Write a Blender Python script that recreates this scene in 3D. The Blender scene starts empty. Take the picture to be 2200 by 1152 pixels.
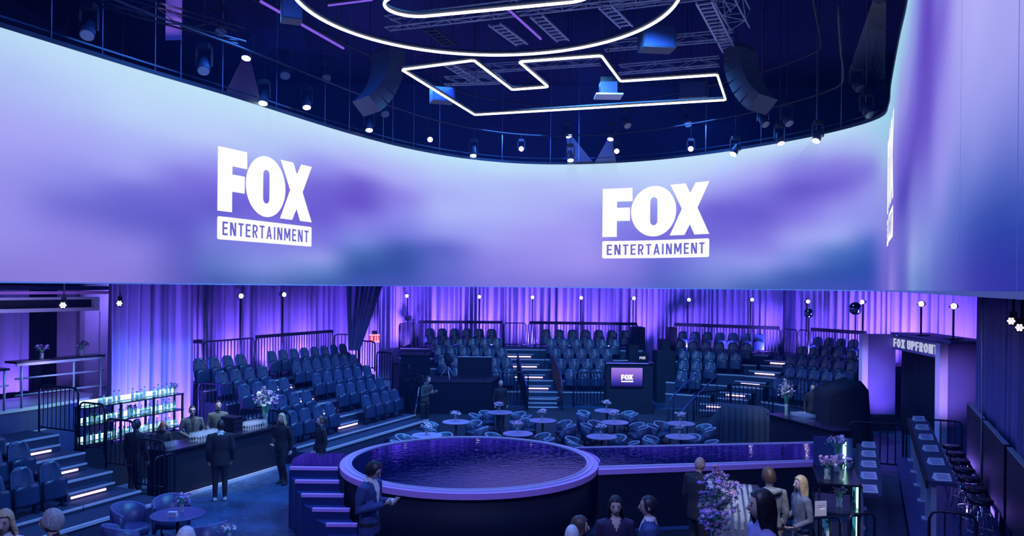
import bpy, math, random
from mathutils import Vector, Matrix, kdtree
random.seed(7)
SC = bpy.context.scene
COL = SC.collection
PI = math.pi

# ---------------------------------------------------------------- camera, world, light, exposure
F, H, ROLL = 1700.0, 4.8, 0.0100          # focal length in pixels (2200 wide), eye height, roll
cam_d = bpy.data.cameras.new('camera')
cam = bpy.data.objects.new('camera', cam_d); COL.objects.link(cam)
cam_d.sensor_fit = 'HORIZONTAL'; cam_d.sensor_width = 36.0
cam_d.lens = F / 2200.0 * 36.0
cam_d.shift_y = 40.0 / 2200.0
cam_d.clip_start = 0.05; cam_d.clip_end = 300
cam.location = (0, 0, H)
cam.rotation_euler = (Matrix.Rotation(PI / 2, 3, 'X') @ Matrix.Rotation(ROLL, 3, 'Z')).to_euler()
SC.camera = cam

w = bpy.data.worlds.new('world'); SC.world = w; w.use_nodes = True
w.node_tree.nodes['Background'].inputs[0].default_value = (0.004, 0.012, 0.09, 1)
w.node_tree.nodes['Background'].inputs[1].default_value = 0.25
# thin stage haze through the whole hall
_hz = w.node_tree.nodes.new('ShaderNodeVolumeScatter')
_hz.inputs['Color'].default_value = (.03, .24, 1, 1); _hz.inputs['Density'].default_value = .0017; _hz.inputs['Anisotropy'].default_value = .3
w.node_tree.links.new(_hz.outputs[0], w.node_tree.nodes['World Output'].inputs['Volume'])
SC.cycles.volume_bounces = 0
SC.view_settings.view_transform = 'Standard'
SC.view_settings.look = 'None'
SC.view_settings.exposure = 0.0
SC.view_settings.gamma = 1.0
SC.view_settings.use_curve_mapping = False
SC.cycles.max_bounces = 5
SC.cycles.diffuse_bounces = 2
SC.cycles.glossy_bounces = 3
SC.cycles.use_adaptive_sampling = True
SC.cycles.adaptive_threshold = 0.05
SC.cycles.adaptive_min_samples = 12
SC.cycles.transparent_max_bounces = 8
SC.cycles.sample_clamp_indirect = 4.0

def aim(o, target):
    d = Vector(target) - Vector(o.location)
    o.rotation_euler = d.to_track_quat('-Z', 'Y').to_euler()

def area(name, loc, target, size, power, col, size_y=None, spread=None):
    l = bpy.data.lights.new(name, 'AREA'); l.energy = power; l.color = col
    l.size = size
    if size_y: l.shape = 'RECTANGLE'; l.size_y = size_y
    if spread: l.spread = spread
    o = bpy.data.objects.new(name, l); COL.objects.link(o); o.location = loc; aim(o, target)
    return o

def spot(name, loc, target, power, col, deg, blend=0.4, size=0.08):
    l = bpy.data.lights.new(name, 'SPOT'); l.energy = power; l.color = col
    l.spot_size = math.radians(deg); l.spot_blend = blend; l.shadow_soft_size = size
    o = bpy.data.objects.new(name, l); COL.objects.link(o); o.location = loc; aim(o, target)
    return o

BLUE = (0.05, 0.24, 1.0); CYAN = (0.12, 0.48, 1.0); VIO = (0.25, 0.14, 1.0); WHITE = (0.92, 0.96, 1.0)
# added overhead blue fill, hung in mid-air without fixtures
for i, (x, y) in enumerate(((-3, 24), (3, 23), (0, 31), (7, 29), (-6, 19), (2, 12), (-4, 13))):
    area('overhead_fill', (x, y, 10.9), (x, y + 0.3, 0), 2.2, 400, BLUE)
for (x, y, tx, ty, p) in ((0, 20, -6.5, 23, 2000), (2, 21, 1, 35, 2400), (3, 20, 11, 31, 1900), (-1, 14, -9, 15, 1300)):
    spot('key_wash', (x, y, 11.5), (tx, ty, 0.5), p * 2.4, CYAN, 62, 0.7, 0.5)
# added fill from behind the viewer to brighten the foreground people
spot('front_fill', (-1.5, 1.0, 11.0), (-1.0, 13.0, 1.2), 3600, (0.26, 0.34, 1.0), 70, .8, .4)
spot('front_fill', (4.0, 2.0, 11.5), (3.2, 11.5, 1.4), 2000, (0.38, 0.34, 1.0), 45, .8, .4)
# added blue fill that lifts the walls above the screens to navy
for (x, y) in ((-4, 30), (3, 32), (9, 29)):
    area('upper_fill', (x, y, 10.6), (x * 1.2, y + 9, 13), 2.0, 95, (0.02, 0.13, 1.0))
area('left_upper_fill', (-7, 16, 10.4), (-16, 22, 13), 2.0, 60, (0.02, 0.13, 1.0))

# ---------------------------------------------------------------- pixel <-> place helpers (2200 x 1152 frame)
_c, _s = math.cos(ROLL), math.sin(ROLL)
def ray(u, v):
    du, dv = u - 1100.0, 616.0 - v
    return ((du * _c - dv * _s) / F, (du * _s + dv * _c) / F)
def at(u, v, Y):
    rx, rz = ray(u, v)
    return Vector((rx * Y, Y, H + rz * Y))
def onz(u, v, z):
    rx, rz = ray(u, v)
    Y = (z - H) / rz
    return Vector((rx * Y, Y, z))
AX = Vector((0.41, 0.912, 0)).normalized()       # the hall's long axis
BX = Vector((AX.y, -AX.x, 0))                     # across the hall, to the right
AROT = math.atan2(BX.y, BX.x)
def R(s, t, z=0.0):
    p = AX * s + BX * t
    return Vector((p.x, p.y, z))

# ---------------------------------------------------------------- materials
def lin(c):
    return tuple(((x / 255.0) / 12.92 if x <= 10 else (((x / 255.0) + 0.055) / 1.055) ** 2.4) for x in c)

def mat(name, col, rough=0.5, metal=0.0, spec=0.5, emit=None, estr=0.0, noise=None, bump=None, trans=0.0, alpha=1.0, coat=0.0):
    m = bpy.data.materials.new(name); m.use_nodes = True
    nt = m.node_tree; b = nt.nodes['Principled BSDF']
    b.inputs['Base Color'].default_value = (*col, 1)
    b.inputs['Roughness'].default_value = rough
    b.inputs['Metallic'].default_value = metal
    b.inputs['Specular IOR Level'].default_value = spec
    b.inputs['Transmission Weight'].default_value = trans
    b.inputs['Alpha'].default_value = alpha
    b.inputs['Coat Weight'].default_value = coat
    if emit:
        b.inputs['Emission Color'].default_value = (*emit, 1)
        b.inputs['Emission Strength'].default_value = estr
    if noise or bump:
        tc = nt.nodes.new('ShaderNodeTexCoord')
        n = nt.nodes.new('ShaderNodeTexNoise')
        sc, amt = noise or (bump[0], 0)
        n.inputs['Scale'].default_value = sc; n.inputs['Detail'].default_value = 5
        nt.links.new(tc.outputs['Object'], n.inputs['Vector'])
        if noise:
            r = nt.nodes.new('ShaderNodeValToRGB')
            r.color_ramp.elements[0].position = 0.3; r.color_ramp.elements[1].position = 0.72
            r.color_ramp.elements[0].color = (*[c * (1 - amt) for c in col], 1)
            r.color_ramp.elements[1].color = (*[min(1, c * (1 + amt)) for c in col], 1)
            nt.links.new(n.outputs['Fac'], r.inputs['Fac'])
            nt.links.new(r.outputs['Color'], b.inputs['Base Color'])
        if bump:
            n2 = nt.nodes.new('ShaderNodeTexNoise'); n2.inputs['Scale'].default_value = bump[0]
            nt.links.new(tc.outputs['Object'], n2.inputs['Vector'])
            bp = nt.nodes.new('ShaderNodeBump'); bp.inputs['Strength'].default_value = bump[1]
            bp.inputs['Distance'].default_value = 0.02
            nt.links.new(n2.outputs['Fac'], bp.inputs['Height'])
            nt.links.new(bp.outputs['Normal'], b.inputs['Normal'])
    return m

def emat(name, col, strength):
    m = bpy.data.materials.new(name); m.use_nodes = True
    nt = m.node_tree; nt.nodes.clear()
    e = nt.nodes.new('ShaderNodeEmission'); o = nt.nodes.new('ShaderNodeOutputMaterial')
    e.inputs[0].default_value = (*col, 1); e.inputs[1].default_value = strength
    nt.links.new(e.outputs[0], o.inputs[0])
    return m

def floor_mat():
    m = mat('concrete', (0.024, 0.062, 0.155), 0.38, noise=(1.1, 0.55), bump=(9, 0.15))
    nt = m.node_tree; b = nt.nodes['Principled BSDF']
    tc = nt.nodes.new('ShaderNodeTexCoord'); mp = nt.nodes.new('ShaderNodeMapping')
    mp.inputs['Scale'].default_value = (2.2, 7.0, 1.0); mp.inputs['Rotation'].default_value = (0, 0, 0.5)
    n = nt.nodes.new('ShaderNodeTexNoise'); n.inputs['Scale'].default_value = 2.6; n.inputs['Detail'].default_value = 8
    n.inputs['Roughness'].default_value = 0.75
    r = nt.nodes.new('ShaderNodeValToRGB'); r.color_ramp.elements[0].position = 0.54; r.color_ramp.elements[1].position = 0.72
    mx = nt.nodes.new('ShaderNodeMix'); mx.data_type = 'RGBA'
    old = b.inputs['Base Color'].links[0].from_socket
    nt.links.new(tc.outputs['Object'], mp.inputs['Vector']); nt.links.new(mp.outputs[0], n.inputs['Vector'])
    nt.links.new(n.outputs['Fac'], r.inputs['Fac']); nt.links.new(r.outputs['Color'], mx.inputs['Factor'])
    nt.links.new(old, mx.inputs[6]); mx.inputs[7].default_value = (0.16, 0.30, 0.45, 1)
    nt.links.new(mx.outputs[2], b.inputs['Base Color'])
    return m

def water_mat():
    m = mat('pool_water', (0.004, 0.006, 0.05), 0.02, spec=1.0)
    nt = m.node_tree; b = nt.nodes['Principled BSDF']
    b.inputs['IOR'].default_value = 2.2
    b.inputs['Specular Tint'].default_value = (0.50, 0.52, 1.0, 1)
    tc = nt.nodes.new('ShaderNodeTexCoord'); mp = nt.nodes.new('ShaderNodeMapping')
    mp.inputs['Scale'].default_value = (1.0, 2.2, 1.0)
    n = nt.nodes.new('ShaderNodeTexNoise'); n.inputs['Scale'].default_value = 5.0; n.inputs['Detail'].default_value = 2
    bp = nt.nodes.new('ShaderNodeBump'); bp.inputs['Strength'].default_value = 0.05; bp.inputs['Distance'].default_value = 0.05
    nt.links.new(tc.outputs['Object'], mp.inputs['Vector']); nt.links.new(mp.outputs[0], n.inputs['Vector'])
    nt.links.new(n.outputs['Fac'], bp.inputs['Height']); nt.links.new(bp.outputs['Normal'], b.inputs['Normal'])
    return m

MT = {}
MT['concrete'] = floor_mat()
MT['black'] = mat('black_paint', (0.010, 0.012, 0.026), 0.6, spec=0.25)
MT['black_gloss'] = mat('black_gloss', (0.008, 0.009, 0.02), 0.25)
MT['blackcloth'] = mat('black_cloth', (0.008, 0.010, 0.024), 0.9, spec=0.1)
MT['ceil'] = mat('ceiling_black', (0.020, 0.024, 0.05), 0.9, spec=0.1)
MT['wallup'] = mat('upper_wall', (0.035, 0.045, 0.10), 0.9, spec=0.1)
MT['navy_deck'] = mat('deck_carpet', (0.020, 0.032, 0.085), 0.8, noise=(30, 0.25))
MT['nosing'] = mat('nosing_aluminium', (0.62, 0.64, 0.78), 0.35, metal=0.2)
MT['seat'] = mat('seat_plastic', (0.020, 0.060, 0.140), 0.26, spec=0.7)
MT['seatpan'] = mat('seat_pan_plastic', (0.012, 0.034, 0.095), 0.30, spec=0.7)
MT['steel'] = mat('galvanised_steel', (0.42, 0.45, 0.58), 0.4, metal=0.4)
MT['rail'] = mat('dark_rail', (0.012, 0.014, 0.035), 0.32, metal=0.3)
MT['truss'] = mat('truss_aluminium', (0.40, 0.46, 0.70), 0.45, metal=0.3)
MT['trussdark'] = mat('truss_black', (0.007, 0.008, 0.018), 0.6)
MT['chrome'] = mat('chrome', (0.75, 0.77, 0.85), 0.08, metal=1.0)
MT['curtain'] = mat('velvet_curtain', (0.40, 0.32, 0.70), 0.65, spec=0.2, bump=(60, 0.12))
MT['curtain_dk'] = mat('navy_curtain', (0.05, 0.05, 0.16), 0.8, spec=0.2)
MT['lav'] = mat('lavender_rim', (0.74, 0.34, 0.84), 0.4)
MT['wall_lav'] = mat('pale_wall', (0.42, 0.38, 0.60), 0.7, noise=(1.5, 0.12))
MT['bluewall'] = mat('blue_panel', (0.028, 0.045, 0.20), 0.45)
MT['stairblue'] = mat('stair_blue', (0.016, 0.028, 0.16), 0.45)
MT['water'] = water_mat()
MT['led'] = emat('led_strip', (1.0, 0.62, 1.0), 3.2)
MT['neon'] = emat('neon_tube', (0.93, 0.93, 1.0), 3.0)
MT['logo'] = emat('logo_white', (1.0, 1.0, 1.0), 1.0)
MT['bulb'] = emat('lamp_lens', (1.0, 0.80, 0.98), 7.0)
MT['bulbc'] = emat('lamp_lens_cool', (0.75, 0.95, 1.0), 10.0)
MT['bulbp'] = emat('lamp_lens_violet', (0.75, 0.68, 1.0), 6.0)
MT['shelfglow'] = emat('shelf_light', (0.50, 1.0, 0.92), 3.4)
MT['cyanglow'] = emat('cyan_light', (0.42, 0.92, 1.0), 1.6)
MT['violet_batten'] = emat('violet_batten', (0.22, 0.10, 0.75), 1.0)
MT['glass'] = mat('clear_glass', (0.80, 0.88, 1.0), 0.04, spec=1.0, alpha=0.22)
MT['glass_green'] = mat('green_glass', (0.06, 0.55, 0.30), 0.08, spec=0.8, alpha=0.72)
MT['glass_teal'] = mat('teal_glass', (0.25, 0.75, 0.72), 0.08, spec=0.8, alpha=0.6)
MT['glass_clear'] = mat('bottle_glass', (0.75, 0.92, 0.90), 0.08, spec=0.8, alpha=0.6)
MT['label'] = mat('paper_label', (0.80, 0.85, 0.80), 0.6)
MT['cap'] = mat('bottle_cap', (0.03, 0.05, 0.05), 0.4)
MT['paper'] = mat('paper_card', (0.62, 0.62, 0.78), 0.6)
MT['print'] = mat('card_print', (0.16, 0.15, 0.42), 0.6)
MT['table'] = mat('table_top', (0.42, 0.36, 0.62), 0.3)
MT['tabledk'] = mat('table_top_navy', (0.05, 0.06, 0.20), 0.3)
MT['chair'] = mat('chair_leather', (0.018, 0.045, 0.12), 0.36)
MT['chairdk'] = mat('chair_leather_dark', (0.035, 0.04, 0.15), 0.38)
MT['piping_highlight'] = mat('chair_rim_highlight', (0.34, 0.52, 0.72), 0.3)  # pale tone paints the rim highlights into the piping
MT['leaf'] = mat('leaf_green', (0.07, 0.20, 0.12), 0.6)
MT['stemg'] = mat('stem_green', (0.10, 0.42, 0.28), 0.6)
MT['petal_w'] = mat('petal_white', (0.80, 0.74, 0.82), 0.7)
MT['petal_p'] = mat('petal_purple', (0.42, 0.28, 0.72), 0.7)
MT['petal_l'] = mat('petal_lilac', (0.66, 0.54, 0.82), 0.7)
MT['petal_pk'] = mat('petal_pink', (0.72, 0.42, 0.66), 0.7)
MT['petal_d'] = mat('petal_dark', (0.06, 0.07, 0.16), 0.7)
MT['exit'] = emat('exit_face', (1.0, 0.35, 0.55), 1.3)
MT['exitred'] = emat('exit_letter', (0.75, 0.02, 0.08), 0.9)
MT['signwhite'] = emat('sign_letter', (0.62, 0.66, 1.0), 0.75)
MT['portal'] = mat('portal_blue', (0.16, 0.14, 0.45), 0.45)
MT['trimlav'] = emat('lit_edge', (0.30, 0.22, 0.72), 1.0)
MT['globe'] = mat('globe_chrome', (0.6, 0.62, 0.75), 0.06, metal=1.0)
MT['lampshade'] = mat('lamp_shade', (0.05, 0.03, 0.12), 0.5)
MT['warm'] = emat('warm_bulb', (1.0, 0.72, 0.62), 4.0)
MT['speaker'] = mat('speaker_grille', (0.018, 0.03, 0.075), 0.6)

# ---------------------------------------------------------------- mesh builder
class M:
    def __init__(s): s.v = []; s.f = []; s.mi = []; s.sm = []; s.cur = 0; s.smooth = False
    def vert(s, p): s.v.append((p[0], p[1], p[2])); return len(s.v) - 1
    def face(s, idx): s.f.append(tuple(idx)); s.mi.append(s.cur); s.sm.append(s.smooth)
    def box(s, c, d, rz=0.0):
        cx, cy, cz = c; hx, hy, hz = d[0] / 2, d[1] / 2, d[2] / 2
        ca, sa = math.cos(rz), math.sin(rz); b = len(s.v)
        for z in (-hz, hz):
            for x, y in ((-hx, -hy), (hx, -hy), (hx, hy), (-hx, hy)):
                s.v.append((cx + x * ca - y * sa, cy + x * sa + y * ca, cz + z))
        for q in ((3, 2, 1, 0), (4, 5, 6, 7), (0, 1, 5, 4), (1, 2, 6, 5), (2, 3, 7, 6), (3, 0, 4, 7)):
            s.face([b + i for i in q])
        return s
    def prism(s, poly, z0, z1):
        n = len(poly); b = len(s.v)
        for z in (z0, z1):
            for p in poly: s.v.append((p[0], p[1], z))
        ar = sum(poly[i][0] * poly[(i + 1) % n][1] - poly[(i + 1) % n][0] * poly[i][1] for i in range(n))
        top = [b + n + i for i in range(n)]; bot = [b + i for i in range(n)]
        if ar < 0: top.reverse()
        else: bot.reverse()
        s.face(top); s.face(bot)
        for i in range(n):
            j = (i + 1) % n
            q = [b + i, b + j, b + n + j, b + n + i]
            s.face(q if ar > 0 else q[::-1])
        return s
    def tube(s, pts, r, n=6, closed=False, caps=True):
        pts = [Vector(p) for p in pts]; m = len(pts); rings = []
        rs = r if isinstance(r, (list, tuple)) else [r] * m
        sm0 = s.smooth; s.smooth = True
        up = None
        for i, p in enumerate(pts):
            a = pts[(i - 1) % m] if (closed or i > 0) else p
            c = pts[(i + 1) % m] if (closed or i < m - 1) else p
            t = (c - a)
            if t.length < 1e-9: t = Vector((0, 0, 1))
            t.normalize()
            if up is None:
                up = Vector((0, 0, 1)) if abs(t.z) < 0.9 else Vector((1, 0, 0))
            x = t.cross(up)
            if x.length < 1e-6: x = t.cross(Vector((1, 0.3, 0)))
            x.normalize(); y = x.cross(t).normalized(); up = y
            rr = rs[i]; ra, rb = rr if isinstance(rr, (list, tuple)) else (rr, rr)
            rings.append([s.vert(p + x * (ra * math.cos(2 * PI * k / n)) + y * (rb * math.sin(2 * PI * k / n))) for k in range(n)])
        for i in range(m if closed else m - 1):
            A, B = rings[i], rings[(i + 1) % m]
            for k in range(n):
                s.face((A[k], A[(k + 1) % n], B[(k + 1) % n], B[k]))
        if caps and not closed:
            s.smooth = False
            s.face(rings[0][::-1]); s.face(rings[-1])
        s.smooth = sm0
        return s
    def lathe(s, prof, n=12, c=(0, 0, 0), caps=True):
        sm0 = s.smooth; s.smooth = True; rings = []
        for r, z in prof:
            rings.append([s.vert((c[0] + r * math.cos(2 * PI * k / n), c[1] + r * math.sin(2 * PI * k / n), c[2] + z)) for k in range(n)])
        for A, B in zip(rings, rings[1:]):
            for k in range(n): s.face((A[k], A[(k + 1) % n], B[(k + 1) % n], B[k]))
        s.smooth = False
        if caps:
            s.face(rings[0][::-1]); s.face(rings[-1])
        s.smooth = sm0
        return s
    def ell(s, c, r, nu=10, nv=7, warp=None):
        sm0 = s.smooth; s.smooth = True; b = len(s.v); c = Vector(c)
        def put(x, y, z):
            p = (x * r[0], y * r[1], z * r[2])
            if warp: p = warp(*p)
            s.v.append((c[0] + p[0], c[1] + p[1], c[2] + p[2]))
        put(0, 0, -1)
        for j in range(1, nv):
            th = -PI / 2 + PI * j / nv
            for k in range(nu):
                ph = 2 * PI * k / nu
                put(math.cos(th) * math.cos(ph), math.cos(th) * math.sin(ph), math.sin(th))
        put(0, 0, 1); last = len(s.v) - 1
        for k in range(nu): s.face((b, b + 1 + (k + 1) % nu, b + 1 + k))
        for j in range(nv - 2):
            o = b + 1 + j * nu
            for k in range(nu): s.face((o + k, o + (k + 1) % nu, o + nu + (k + 1) % nu, o + nu + k))
        o = b + 1 + (nv - 2) * nu
        for k in range(nu): s.face((o + k, o + (k + 1) % nu, last))
        s.smooth = sm0
        return s
    def grid(s, rows, closed=False):
        ids = [[s.vert(p) for p in row] for row in rows]
        for A, B in zip(ids, ids[1:]):
            n = len(A)
            for k in range(n if closed else n - 1):
                s.face((A[k], A[(k + 1) % n], B[(k + 1) % n], B[k]))
        return ids
    def mesh(s, name, mats):
        me = bpy.data.meshes.new(name)
        me.from_pydata(s.v, [], s.f)
        if not isinstance(mats, (list, tuple)): mats = [mats]
        for m in mats: me.materials.append(m)
        me.polygons.foreach_set('use_smooth', s.sm)
        if len(mats) > 1: me.polygons.foreach_set('material_index', s.mi)
        me.update()
        return me
    def build(s, name, mats, parent=None):
        return link(name, s.mesh(name, mats), parent)

def link(name, me, parent=None, loc=(0, 0, 0), rz=0.0, scale=None):
    o = bpy.data.objects.new(name, me); COL.objects.link(o)
    o.location = loc; o.rotation_euler = (0, 0, rz)
    if scale: o.scale = (scale,) * 3 if isinstance(scale, (int, float)) else scale
    if parent: o.parent = parent
    return o
def tag(o, label, cat, group=None, kind=None):
    o['label'] = label; o['category'] = cat
    if group: o['group'] = group
    if kind: o['kind'] = kind
    return o
def thing(name, label, cat, loc=(0, 0, 0), rz=0.0, group=None):
    o = bpy.data.objects.new(name, None); COL.objects.link(o)
    o.empty_display_size = 0.1; o.location = loc; o.rotation_euler = (0, 0, rz)
    return tag(o, label, cat, group)
def setting(o):
    o['kind'] = 'structure'
    return o
def struct(name, mb, m, label=None):
    o = mb.build(name, m); o['kind'] = 'structure'
    if label: o['label'] = label
    return o
ORD = ['first', 'second', 'third', 'fourth', 'fifth', 'sixth', 'seventh', 'eighth', 'ninth', 'tenth', 'eleventh', 'twelfth',
       'thirteenth', 'fourteenth', 'fifteenth', 'sixteenth', 'seventeenth', 'eighteenth', 'nineteenth', 'twentieth']
# ================================================================ the hall
X0, X1, Y0, Y1, ZT = -20.0, 21.0, -8.0, 44.0, 16.0
struct('floor', M().box(((X0 + X1) / 2, (Y0 + Y1) / 2, -0.1), (X1 - X0, Y1 - Y0, 0.2)), MT['concrete'])
struct('floor_apron', M().prism([(-2.0, 9.0), (9.0, 9.0), (9.0, 13.0), (7.6, 16.5), (1.6, 15.4), (.5, 13.6), (-2.0, 13.5)], 0, .01), mat('apron_carpet', (.005, .008, .02), .9))
struct('floor_pit', M().prism([(-5.2, 19.6), (1.2, 19.3), (8.6, 20.2), (9.6, 26.5), (7.4, 31.2), (-4.8, 31.6), (-3.0, 26.6)], 0, .012), mat('pit_carpet', (.006, .014, .034), .85, noise=(40, .3)))
struct('ceiling', M().box(((X0 + X1) / 2, (Y0 + Y1) / 2, ZT + 0.1), (X1 - X0, Y1 - Y0, 0.2)), MT['ceil'])
struct('wall_back', M().box(((X0 + X1) / 2, Y1 + 0.1, ZT / 2), (X1 - X0, 0.2, ZT)), MT['wallup'])
struct('wall_left', M().box((X0 - 0.1, (Y0 + Y1) / 2, ZT / 2), (0.2, Y1 - Y0, ZT)), MT['wallup'])
struct('wall_right', M().box((X1 + 0.1, (Y0 + Y1) / 2, ZT / 2), (0.2, Y1 - Y0, ZT)), MT['wallup'])
struct('wall_front', M().box(((X0 + X1) / 2, Y0 - 0.1, ZT / 2), (X1 - X0, 0.2, ZT)), MT['wallup'])

# ================================================================ wrap-around LED screen
SB, ST = H, H + 5.0
ctrl = [(-15.8, 3.0), (-13.9, 7.2), (-12.0, 11.4), (-10.1, 15.6), (-8.7, 18.8), (-7.64, 21.0), (-5.24, 26.5), (-3.46, 29.4), (-1.5, 31.3), (0.57, 32.2),
        (3.0, 32.1), (5.47, 31.0), (8.3, 28.2), (10.2, 24.9), (10.62, 22.9), (10.1, 21.3), (9.2, 19.3), (7.6, 15.6), (6.8, 13.7), (4.6, 8.9), (2.54, 4.34), (1.64, 2.33)]
def catmull(P, per=12):
    out = []
    for i in range(len(P) - 1):
        p0 = Vector(P[max(i - 1, 0)]); p1 = Vector(P[i]); p2 = Vector(P[i + 1]); p3 = Vector(P[min(i + 2, len(P) - 1)])
        t0 = 0.0; a = 0.5
        d1 = max((p1 - p0).length, 1e-4) ** a; d2 = (p2 - p1).length ** a; d3 = max((p3 - p2).length, 1e-4) ** a
        m1 = (p2 - p1) if i == 0 else ((p1 - p0) / d1 - (p2 - p0) / (d1 + d2) + (p2 - p1) / d2) * d2
        m2 = (p2 - p1) if i == len(P) - 2 else ((p2 - p1) / d2 - (p3 - p1) / (d2 + d3) + (p3 - p2) / d3) * d2
        for k in range(per):
            t = k / per; t2, t3 = t * t, t * t * t
            out.append((2 * t3 - 3 * t2 + 1) * p1 + (t3 - 2 * t2 + t) * m1 + (-2 * t3 + 3 * t2) * p2 + (t3 - t2) * m2)
    out.append(Vector(P[-1]))
    return out
SPATH = catmull(ctrl, 12)
SARC = [0.0]
for a, b in zip(SPATH, SPATH[1:]): SARC.append(SARC[-1] + (b - a).length)
def spt(arc):
    """point and inward normal of the screen at an arc length"""
    lo, hi = 0, len(SARC) - 1
    arc = min(max(arc, 0), SARC[-1])
    while hi - lo > 1:
        mid = (lo + hi) // 2
        if SARC[mid] <= arc: lo = mid
        else: hi = mid
    t = (arc - SARC[lo]) / (SARC[hi] - SARC[lo]); p = SPATH[lo].lerp(SPATH[hi], t)
    d = (SPATH[hi] - SPATH[lo]).normalized()
    return p, Vector((d.y, -d.x))        # path runs left -> back -> right, so the room is on its right
def su(p): return 1100 + F * p.x / p.y
def arc_of_u(u):
    best = None
    for i in range(len(SPATH) - 1):
        a, b = SPATH[i], SPATH[i + 1]
        if a.y < 1.5 or b.y < 1.5: continue
        ua, ub = su(a), su(b)
        if (ua - u) * (ub - u) <= 0 and ua != ub:
            best = SARC[i] + (SARC[i + 1] - SARC[i]) * (u - ua) / (ub - ua); break
    return best
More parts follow.
